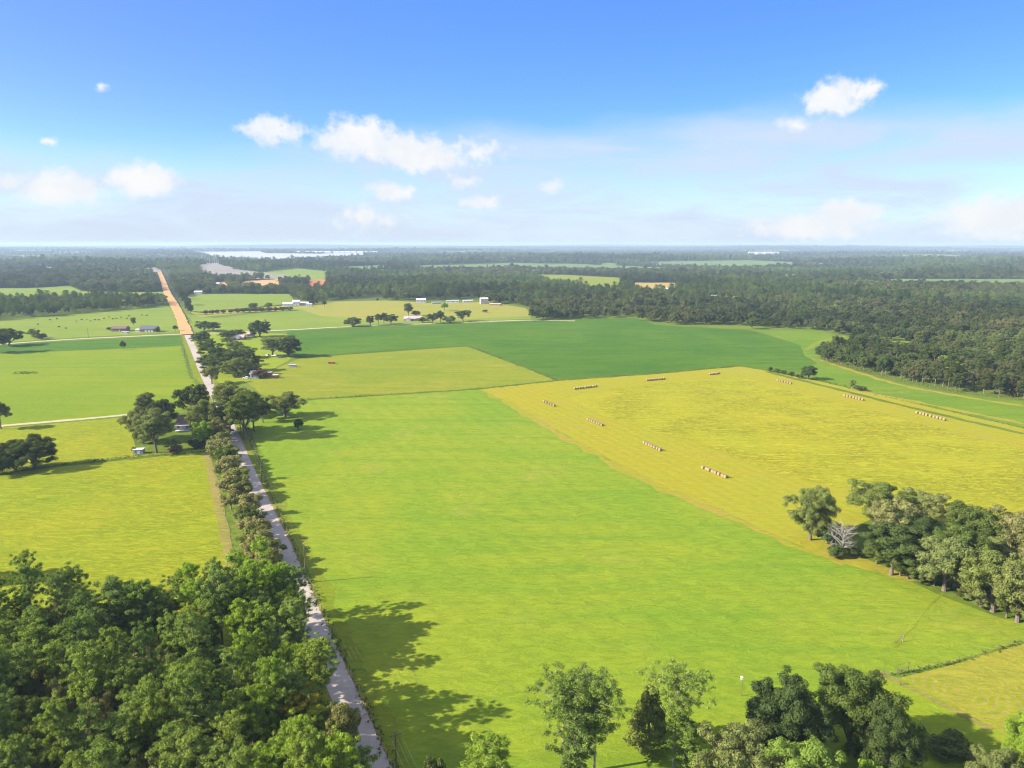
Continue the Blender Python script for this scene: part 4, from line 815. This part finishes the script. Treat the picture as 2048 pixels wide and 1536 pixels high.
for (px, py, w, lb) in [(258,578,30,'long white shed among far trees left of the clay road'),(278,576,16,'short white shed among far trees left of the clay road'),(305,575,22,'white shed nearest the clay road among far trees'),(150,601,22,'low grey roofed building before the left tree belt')]: building('far_shed', lb, px, py, w, 8, 4.5, 1.2, .05, 'white', 'white' if px > 200 else 'tin', None, 0, 'shed', z0=1.5)
for (px, py, w, lb) in [(396,590,14,'white house just right of the clay road bend'),(430,572,20,'white roofed building by the orange clay yard'),(372,575,16,'pale building tucked beside the clay road crest'),(1318,586,15,'cream house on the far bare yard, left one'),(1338,584,13,'cream house on the far bare yard, right one'),(1395,584,14,'pinkish house behind the far bare yard'),(1470,608,24,'pale roof showing among the trees at the far wood'),(1432,604,14,'small pale roof left of the other in the far wood')]: building('far_house', lb, px, py, w, 9, 7 if py > 595 and px > 1000 else 3.5, 2.0, .1, 'cream' if px > 1000 else 'white', 'white', None, 2, 'house', z0=2)
for i, px in enumerate((600, 612, 628, 640, 655, 672, 682, 694, 706, 720, 735, 748)): building('far_building', 'white far-off building in the line beyond the lake', px, 508, 55, 30, 14, 4, 0, 'white', 'white', None, 0, 'building', 'white buildings beyond the lake', z0=6)
for i, px in enumerate((1506, 1522, 1538, 1550)): building('far_building', 'white far-off long building on the right skyline woods', px, 511, 70, 30, 16, 4, 0, 'white', 'white', None, 0, 'building', 'white buildings on the far right woods', z0=10)
# ------------------------------------------------------------------ fences
def fence(label, pxs, sp=4.5, hgt=1.3, rad=.07, wires=3, name='wire_fence'):
    p = path_pts(pxs, 1.0); L = len(p); c = p[L // 2]; r = empty(name, (c[0], c[1], zh(*c))); tag(r, label, 'fence'); n = max(2, int(L / sp)); n = min(n, 98); pts = []
    mb = MB(); mb.tube([(0, 0, -.2), (0, 0, hgt)], [rad, rad * .9], 6); me = mb.mesh('post', M['wood'])
    for k in range(n):
        q = p[min(L - 1, int(k * (L - 1) / (n - 1)))]; pts.append(q); o = bpy.data.objects.new('post', me); link(o, r); o.location = (q[0] - c[0], q[1] - c[1], 0); o.rotation_euler = (FR.gauss(0, .04), FR.gauss(0, .04), 0); o.scale = (1, 1, FR.uniform(.88, 1.12))
    w = MB()
    for k in range(wires):
        z = hgt * (.35 + .58 * k / max(1, wires - 1)); w.tube([(q[0] - c[0], q[1] - c[1], z) for q in pts], .012, 3, False)
    w.build('wire', M['wire'], r)
RF = [(488,848),(515,915),(540,985),(575,1065),(612,1150),(660,1255),(715,1375),(760,1478),(800,1570),(850,1690)]
fence('wooden post and wire fence along the field side of the paved road', RF, 4.2, 1.4, .09)
fence('wire fence on the grass track beside the yellow-green pasture', [(417,904),(433,965),(456,1060),(482,1180)], 5); fence('wire fence between the left pastures', [(-60,952),(0,946),(250,916),(412,903)], 5)
fence('wire fence between dry pasture and dark green crop', [(590,716),(760,704),(935,692),(1040,731),(1112,760)], 8); fence('wire fence dividing dry pasture from green field', [(560,803),(620,799),(800,788),(960,778),(1115,761)], 8); fence('wire fence between hay field and dark green crop', [(1118,760),(1300,748),(1480,732)], 8)
fence('low wire fence between the green field and the swirled meadow', [(1762,1356),(1790,1350),(1905,1328),(2048,1284)], 4); fence('short pale rail fence by the meadow gate', [(1768,1350),(1785,1362),(1800,1370)], 3, 1.2, .1); fence('paddock fence with rusty rails in the upper pasture', [(568,762),(640,752),(700,748),(705,742)], 7)
fence('wire fence along the left crop strip and the paved road', [(362,676),(366,700),(378,745)], 7)
# farm gate
g = G(1805, 1345); r = empty('farm_gate', (g[0], g[1], 0), .35); tag(r, 'dark tubular gate frame standing by the meadow corner', 'gate')
for x in (-1.7, 1.7): MB().tube([(x, 0, -.1), (x, 0, 2.3)], .07, 6).build('gate_post', M['wood'], r)
mb = MB()
for z in (.3, .7, 1.1, 2.2): mb.tube([(-1.7, 0, z), (1.7, 0, z)], .035, 5)
mb.build('rails', M['wood'], r)
# well pump / trough
g = G(1805, 1284); r = empty('water_hydrant', (g[0], g[1], 0), .2); tag(r, 'leaning dark post with pale pipe standing alone in the green field', 'hydrant')
MB().tube([(0, 0, -.1), (0, 0, 1.7)], .07, 6).build('pipe', M['tin'], r); MB().tube([(-.1, 0, 1.6), (-2.2, .1, .1)], .08, 5).build('brace', M['wood'], r)
# nest box pole
g = G(1483, 1392); r = empty('nest_box_pole', (g[0], g[1], 0)); tag(r, 'white nest box on a pole rising behind the dense magnolia pair', 'nest box'); hh = height_to(g, 1352)
MB().tube([(0, 0, -.1), (0, 0, hh)], .06, 6).build('pole', M['wood'], r); mb = MB(); mb.box((-.2, -.1, hh - .5), (.42, .32, .6)); mb.add([(-.48, -.34, hh - .2), (.08, -.34, hh - .2), (.08, .14, hh - .2), (-.48, .14, hh - .2), (-.2, -.1, hh + .1)], [(0, 1, 4), (1, 2, 4), (2, 3, 4), (3, 0, 4), (3, 2, 1, 0)]); mb.build('box', M['white'], r)
# ------------------------------------------------------------------ utility poles and cables
POLES = []
def pole(label, bx, by, ty=None, h=10.5, arm=True):
    g = G(bx, by); hh = h if ty is None else height_to(g, ty); r = empty('utility_pole', (g[0], g[1], zh(*g)), ROADANG + math.pi / 2 if arm else 0); tag(r, label, 'utility pole', 'utility poles along the roads')
    MB().tube([(0, 0, -.4), (0, 0, hh * .5), (0, 0, hh)], [.17, .15, .115], 8).build('shaft', M['wood'], r)
    if arm:
        MB().box((0, .16, hh - .5), (2.2, .1, .13)).build('crossarm', M['wood'], r)
        for x in (-1, 0, 1): MB().tube([(x, .16, hh - .44), (x, .16, hh - .22)], [.06, .05], 6).build('insulator', M['greydoor'], r)
    POLES.append((g, hh)); return r
pole('utility pole with crossarm at the bottom edge beside the road fence', 793, 1542, 1464); pole('tall utility pole rising left of the tree shadows on the field edge', 612, 1166, 1094); pole('utility pole beside the fence half way along the road', 524, 968, 924)
pole('utility pole near the house clump on the field side', 482, 868, 832)
nroad = len(POLES)
pole('utility pole by the sandy road left of the brown barn', 177, 676, 656, arm=False); pole('utility pole left of the paved road, nearer one of two', 376, 734, 708, arm=False); pole('utility pole left of the paved road, farther one of two', 370, 716, 692, arm=False)
mb = MB(); P0 = G(870, 1720); line = [(P0, 10.3)] + POLES[:nroad]
c = POLES[1][0]; nx, ny = -math.sin(ROADANG), math.cos(ROADANG)
for off in (-1, 0, 1):
    for (a, ha), (b, hb) in zip(line, line[1:]):
        pts = []
        for k in range(13):
            t = k / 12; q = a + (b - a) * t; pts.append((q[0] + nx * off - c[0], q[1] + ny * off - c[1], ha + (hb - ha) * t - .25 - 1.2 * 4 * t * (1 - t)))
        mb.tube(pts, .009, 4, False)
tag(mb.build('power_cables', M['wire'], None, (c[0], c[1], 0)), 'thin power cables strung between the poles beside the paved road', 'cable')
for i, (px, t) in enumerate(((404, 512), (415, 516), (420, 515), (425, 516), (429, 514), (433, 512), (437, 517))):
    g = G(px, 529); o = MB().tube([(0, 0, -1), (0, 0, max(20, height_to(g, t)))], [.9, .5], 5).build('transmission_mast', M['white'], None, (g[0], g[1], zh(*g))); tag(o, 'thin white mast in the far substation cluster', 'mast', 'masts of the far substation')
# ------------------------------------------------------------------ vehicles, person, cattle
def car(label, g, rz, paint, pickup=False, cat='car', group=None):
    r = empty('pickup_truck' if pickup else 'parked_car', (g[0], g[1], zh(*g) + .1), rz); tag(r, label, cat, group)
    sec = [(-2.3, .55, .85), (-2.25, .5, 1.0), (-.9, .45, 1.02), (.9, .45, 1.0), (2.1, .45, .92), (2.35, .5, .7)]; mb = MB(); v = []; f = []
    for (y, z0, z1) in sec: v += [(-.88, y, z0), (.88, y, z0), (.9, y, z1 - .12), (.8, y, z1), (-.8, y, z1), (-.9, y, z1 - .12)]
    for i in range(len(sec) - 1):
        for k in range(6): f.append((i * 6 + k, i * 6 + (k + 1) % 6, (i + 1) * 6 + (k + 1) % 6, (i + 1) * 6 + k))
    f += [(5, 4, 3, 2, 1, 0), tuple(len(sec) * 6 - 6 + k for k in range(6))]; mb.add(v, f); mb.build('body', M[paint], r)
    y0, y1 = (-.2, 1.1) if pickup else (-2.0, 1.1); MB().add([(-.8, y0, 1.0), (.8, y0, 1.0), (.8, y1, .98), (-.8, y1, .98), (-.66, y0 + .25, 1.62), (.66, y0 + .25, 1.62), (.66, y1 - .65, 1.62), (-.66, y1 - .65, 1.62)], [(0, 1, 5, 4), (1, 2, 6, 5), (2, 3, 7, 6), (3, 0, 4, 7)]).build('window', M['glass'], r)
    MB().add([(-.68, y0 + .22, 1.625), (.68, y0 + .22, 1.625), (.68, y1 - .62, 1.625), (-.68, y1 - .62, 1.625), (-.62, y0 + .3, 1.7), (.62, y0 + .3, 1.7), (.62, y1 - .7, 1.7), (-.62, y1 - .7, 1.7)], [(4, 5, 6, 7), (0, 1, 5, 4), (1, 2, 6, 5), (2, 3, 7, 6), (3, 0, 4, 7)]).build('roof', M[paint], r)
    for x in (-.85, .85):
        for y in (-1.45, 1.45): MB().tube([(x - .11, y, .34), (x + .11, y, .34)], .34, 12).build('wheel', M['rubber'], r)
M['carwhite'] = plain('white_car_paint', (.75, .76, .78), .3, .03, 1, .5); M['carblue'] = plain('dark_car_paint', (.06, .08, .12), .3, .03, 1, .5)
car('white pickup truck driving on the road where the olive-brown row begins', G(466, 866), ROADANG - math.pi / 2, 'carwhite', True, 'pickup')
car('white car parked under the pale open tree at the upper farm', G(535, 712), .8, 'carwhite'); car('second white car parked right of the other under the pale open tree', G(549, 713), 1.3, 'carwhite'); car('dark car parked by the dark wide tree at the crop corner', G(562, 716), 1.5, 'carblue'); car('white car parked in the yard beside the blue-white barn', G(492, 758), 1.4, 'carwhite')
def person(g, rz, label):
    J = [(0, 0, .95), (0, 0, 1.15), (0, 0, 1.42), (0, .01, 1.52), (0, .03, 1.62), (0, .03, 1.76), (-.10, .0, .90), (-.10, .16, .50), (-.10, .08, .09), (-.10, .22, .04), (.10, 0, .90), (.10, -.02, .50), (.10, -.24, .12), (.10, -.12, .05), (-.20, 0, 1.40), (-.24, -.10, 1.13), (-.22, .02, .90), (-.22, .08, .82), (.20, 0, 1.40), (.24, .08, 1.13), (.22, .22, .95), (.22, .28, .88)]
    E = [(0, 1), (1, 2), (2, 3), (3, 4), (4, 5), (0, 6), (6, 7), (7, 8), (8, 9), (0, 10), (10, 11), (11, 12), (12, 13), (2, 14), (14, 15), (15, 16), (16, 17), (2, 18), (18, 19), (19, 20), (20, 21)]
    rad = [.14, .13, .15, .06, .09, .08, .09, .06, .04, .04, .09, .06, .04, .04, .06, .045, .035, .04, .06, .045, .035, .04]
    me = bpy.data.meshes.new('person'); me.from_pydata(J, E, []); o = link(bpy.data.objects.new('person', me)); sk = o.modifiers.new('skin', 'SKIN')
    for v, q in zip(me.skin_vertices[0].data, rad): v.radius = (q, q)
    me.skin_vertices[0].data[0].use_root = True; sb = o.modifiers.new('smooth', 'SUBSURF'); sb.levels = 1; sb.render_levels = 2
    m, n, out = new_mat('dark_clothes_and_skin'); zc = n.node('ShaderNodeSeparateXYZ'); n.put(zc.inputs[0], n.node('ShaderNodeTexCoord').outputs['Object']); z = zc.outputs[2]
    k = n.mix(n.m('GREATER_THAN', z, .95), (.03, .035, .05), (.05, .05, .06)); k = n.mix(n.m('GREATER_THAN', z, 1.53), k, (.45, .28, .2)); k = n.mix(n.m('GREATER_THAN', z, 1.70), k, (.03, .02, .015)); surf(n, out, k, .8); me.materials.append(m)
    o.location = (g[0], g[1], .12); o.rotation_euler.z = rz; tag(o, label, 'person')
person(G(587, 1143), ROADANG - math.pi / 2, 'person in dark clothes walking on the right side of the paved road')
def cow_mesh():
    bm = bmesh.new(); secs = [(-1.05, 1.05, .28, .34), (-.7, 1.0, .36, .42), (-.1, .95, .38, .44), (.5, 1.0, .34, .42), (.85, 1.12, .22, .30), (1.15, 1.05, .15, .2), (1.45, .85, .13, .15), (1.6, .75, .08, .1)]; n = 10; rings = []
    for (y, z, a, b) in secs: rings.append([bm.verts.new((math.cos(2 * math.pi * k / n) * a, y, z + math.sin(2 * math.pi * k / n) * b)) for k in range(n)])
    for a, b in zip(rings, rings[1:]):
        for k in range(n): bm.faces.new((a[k], a[(k + 1) % n], b[(k + 1) % n], b[k]))
    bm.faces.new(rings[0][::-1]); bm.faces.new(rings[-1])
    for (x, y) in ((-.2, -.85), (.2, -.85), (-.2, .6), (.2, .6)):
        rr = []
        for (z, q, dy) in ((.95, .15, 0), (.55, .09, -.06 if y < 0 else .02), (.3, .06, .0), (0, .06, .02)): rr.append([bm.verts.new((x + math.cos(k * math.pi / 3) * q, y + dy + math.sin(k * math.pi / 3) * q, z)) for k in range(6)])
        for a, b in zip(rr, rr[1:]):
            for k in range(6): bm.faces.new((a[k], a[(k + 1) % 6], b[(k + 1) % 6], b[k]))
    bmesh.ops.recalc_face_normals(bm, faces=bm.faces[:]); me = bpy.data.meshes.new('cow'); bm.to_mesh(me); bm.free(); me.materials.append(plain('dark_hide', (.05, .04, .035), .8, .5, 2)); me.polygons.foreach_set('use_smooth', [True] * len(me.polygons)); return me
COW = cow_mesh()
for (px, py) in [(100,641),(114,639),(153,644),(164,641),(174,640),(181,643),(190,641),(198,641),(208,638),(218,635),(226,639),(233,638),(242,636),(254,638),(258,633),(284,631),(294,632),(132,658),(118,655),(76,650)]:
    g = G(px, py); o = link(bpy.data.objects.new('cow', COW)); o.location = (g[0], g[1], .04); o.rotation_euler.z = FR.uniform(0, 6.28); o.scale = (1.15,) * 3; tag(o, 'dark cow grazing in the upper left pasture above the houses', 'cow', 'cattle grazing in the upper left pasture')
# ------------------------------------------------------------------ weeds along the fences, one stand per line
M['weeds'] = leaf('weed_leaves', [(.07, .10, .02), (.09, .12, .02)], .3)
def weeds(pxs, width, h, n_per_m, seed, mat='weeds'):
    rng = np.random.default_rng(seed); p = np.array(path_pts(pxs, .5)); n = int(len(p) * .5 * n_per_m); i = rng.integers(0, len(p) - 1, n); q = p[i] + rng.normal(size=(n, 2)) * width / 2
    clump = .5 + .5 * np.sin(i * .045 + np.sin(i * .013) * 4); keep = rng.random(n) < .3 + .7 * clump; q = q[keep]; n = len(q)
    z = rng.random(n) * h * (.5 + .7 * rng.random(n)); c = np.column_stack([q, z + .1]); V, Q = leaves(rng, c, np.full(n, .35), 48, .22, .10)
    tag(link(bpy.data.objects.new('tall_weeds', mesh_np('tall_weeds', V, Q, M[mat]))), kind='stuff')
weeds([(560,803),(620,799),(800,788),(960,778),(1115,761),(1300,748),(1480,732)], 1.6, .9, 3, 1); weeds([(590,716),(760,704),(935,692),(1040,731),(1112,760)], 1.4, .8, 2.5, 2); weeds(RF, 1.2, .8, 4, 3); weeds([(-60,952),(0,946),(250,916),(412,903)], 1.5, .9, 5, 4)
weeds([(1532,742),(1640,762),(1850,812),(2048,857)], 2.2, 1.0, 4, 5); weeds([(1785,1352),(1905,1328),(2048,1284)], .8, .4, 3, 6); weeds([(1641,719),(1780,759),(1900,784),(2048,801)], 4.5, 4.5, 22, 7, 'oak'); weeds([(30,748),(48,747),(70,747)], 4, 1.5, 14, 8); weeds([(1062,643),(1270,636)], 5, 3, 8, 9, 'oakdark')
# ------------------------------------------------------------------ haze
mb = MB(); mb.box((0, 0, -11), (66000, 66000, 238)); hz = mb.build('haze'); tag(hz, kind='stuff')
m = bpy.data.materials.new('haze'); m.use_nodes = True; n = NT(m.node_tree); n.n.clear(); out = n.node('ShaderNodeOutputMaterial'); vp = n.node('ShaderNodeVolumePrincipled')
vp.inputs['Color'].default_value = (.58, .75, .92, 1); vp.inputs['Density'].default_value = .9e-4; vp.inputs['Anisotropy'].default_value = 0.05; n.l.new(vp.outputs[0], out.inputs['Volume']); hz.data.materials.append(m)
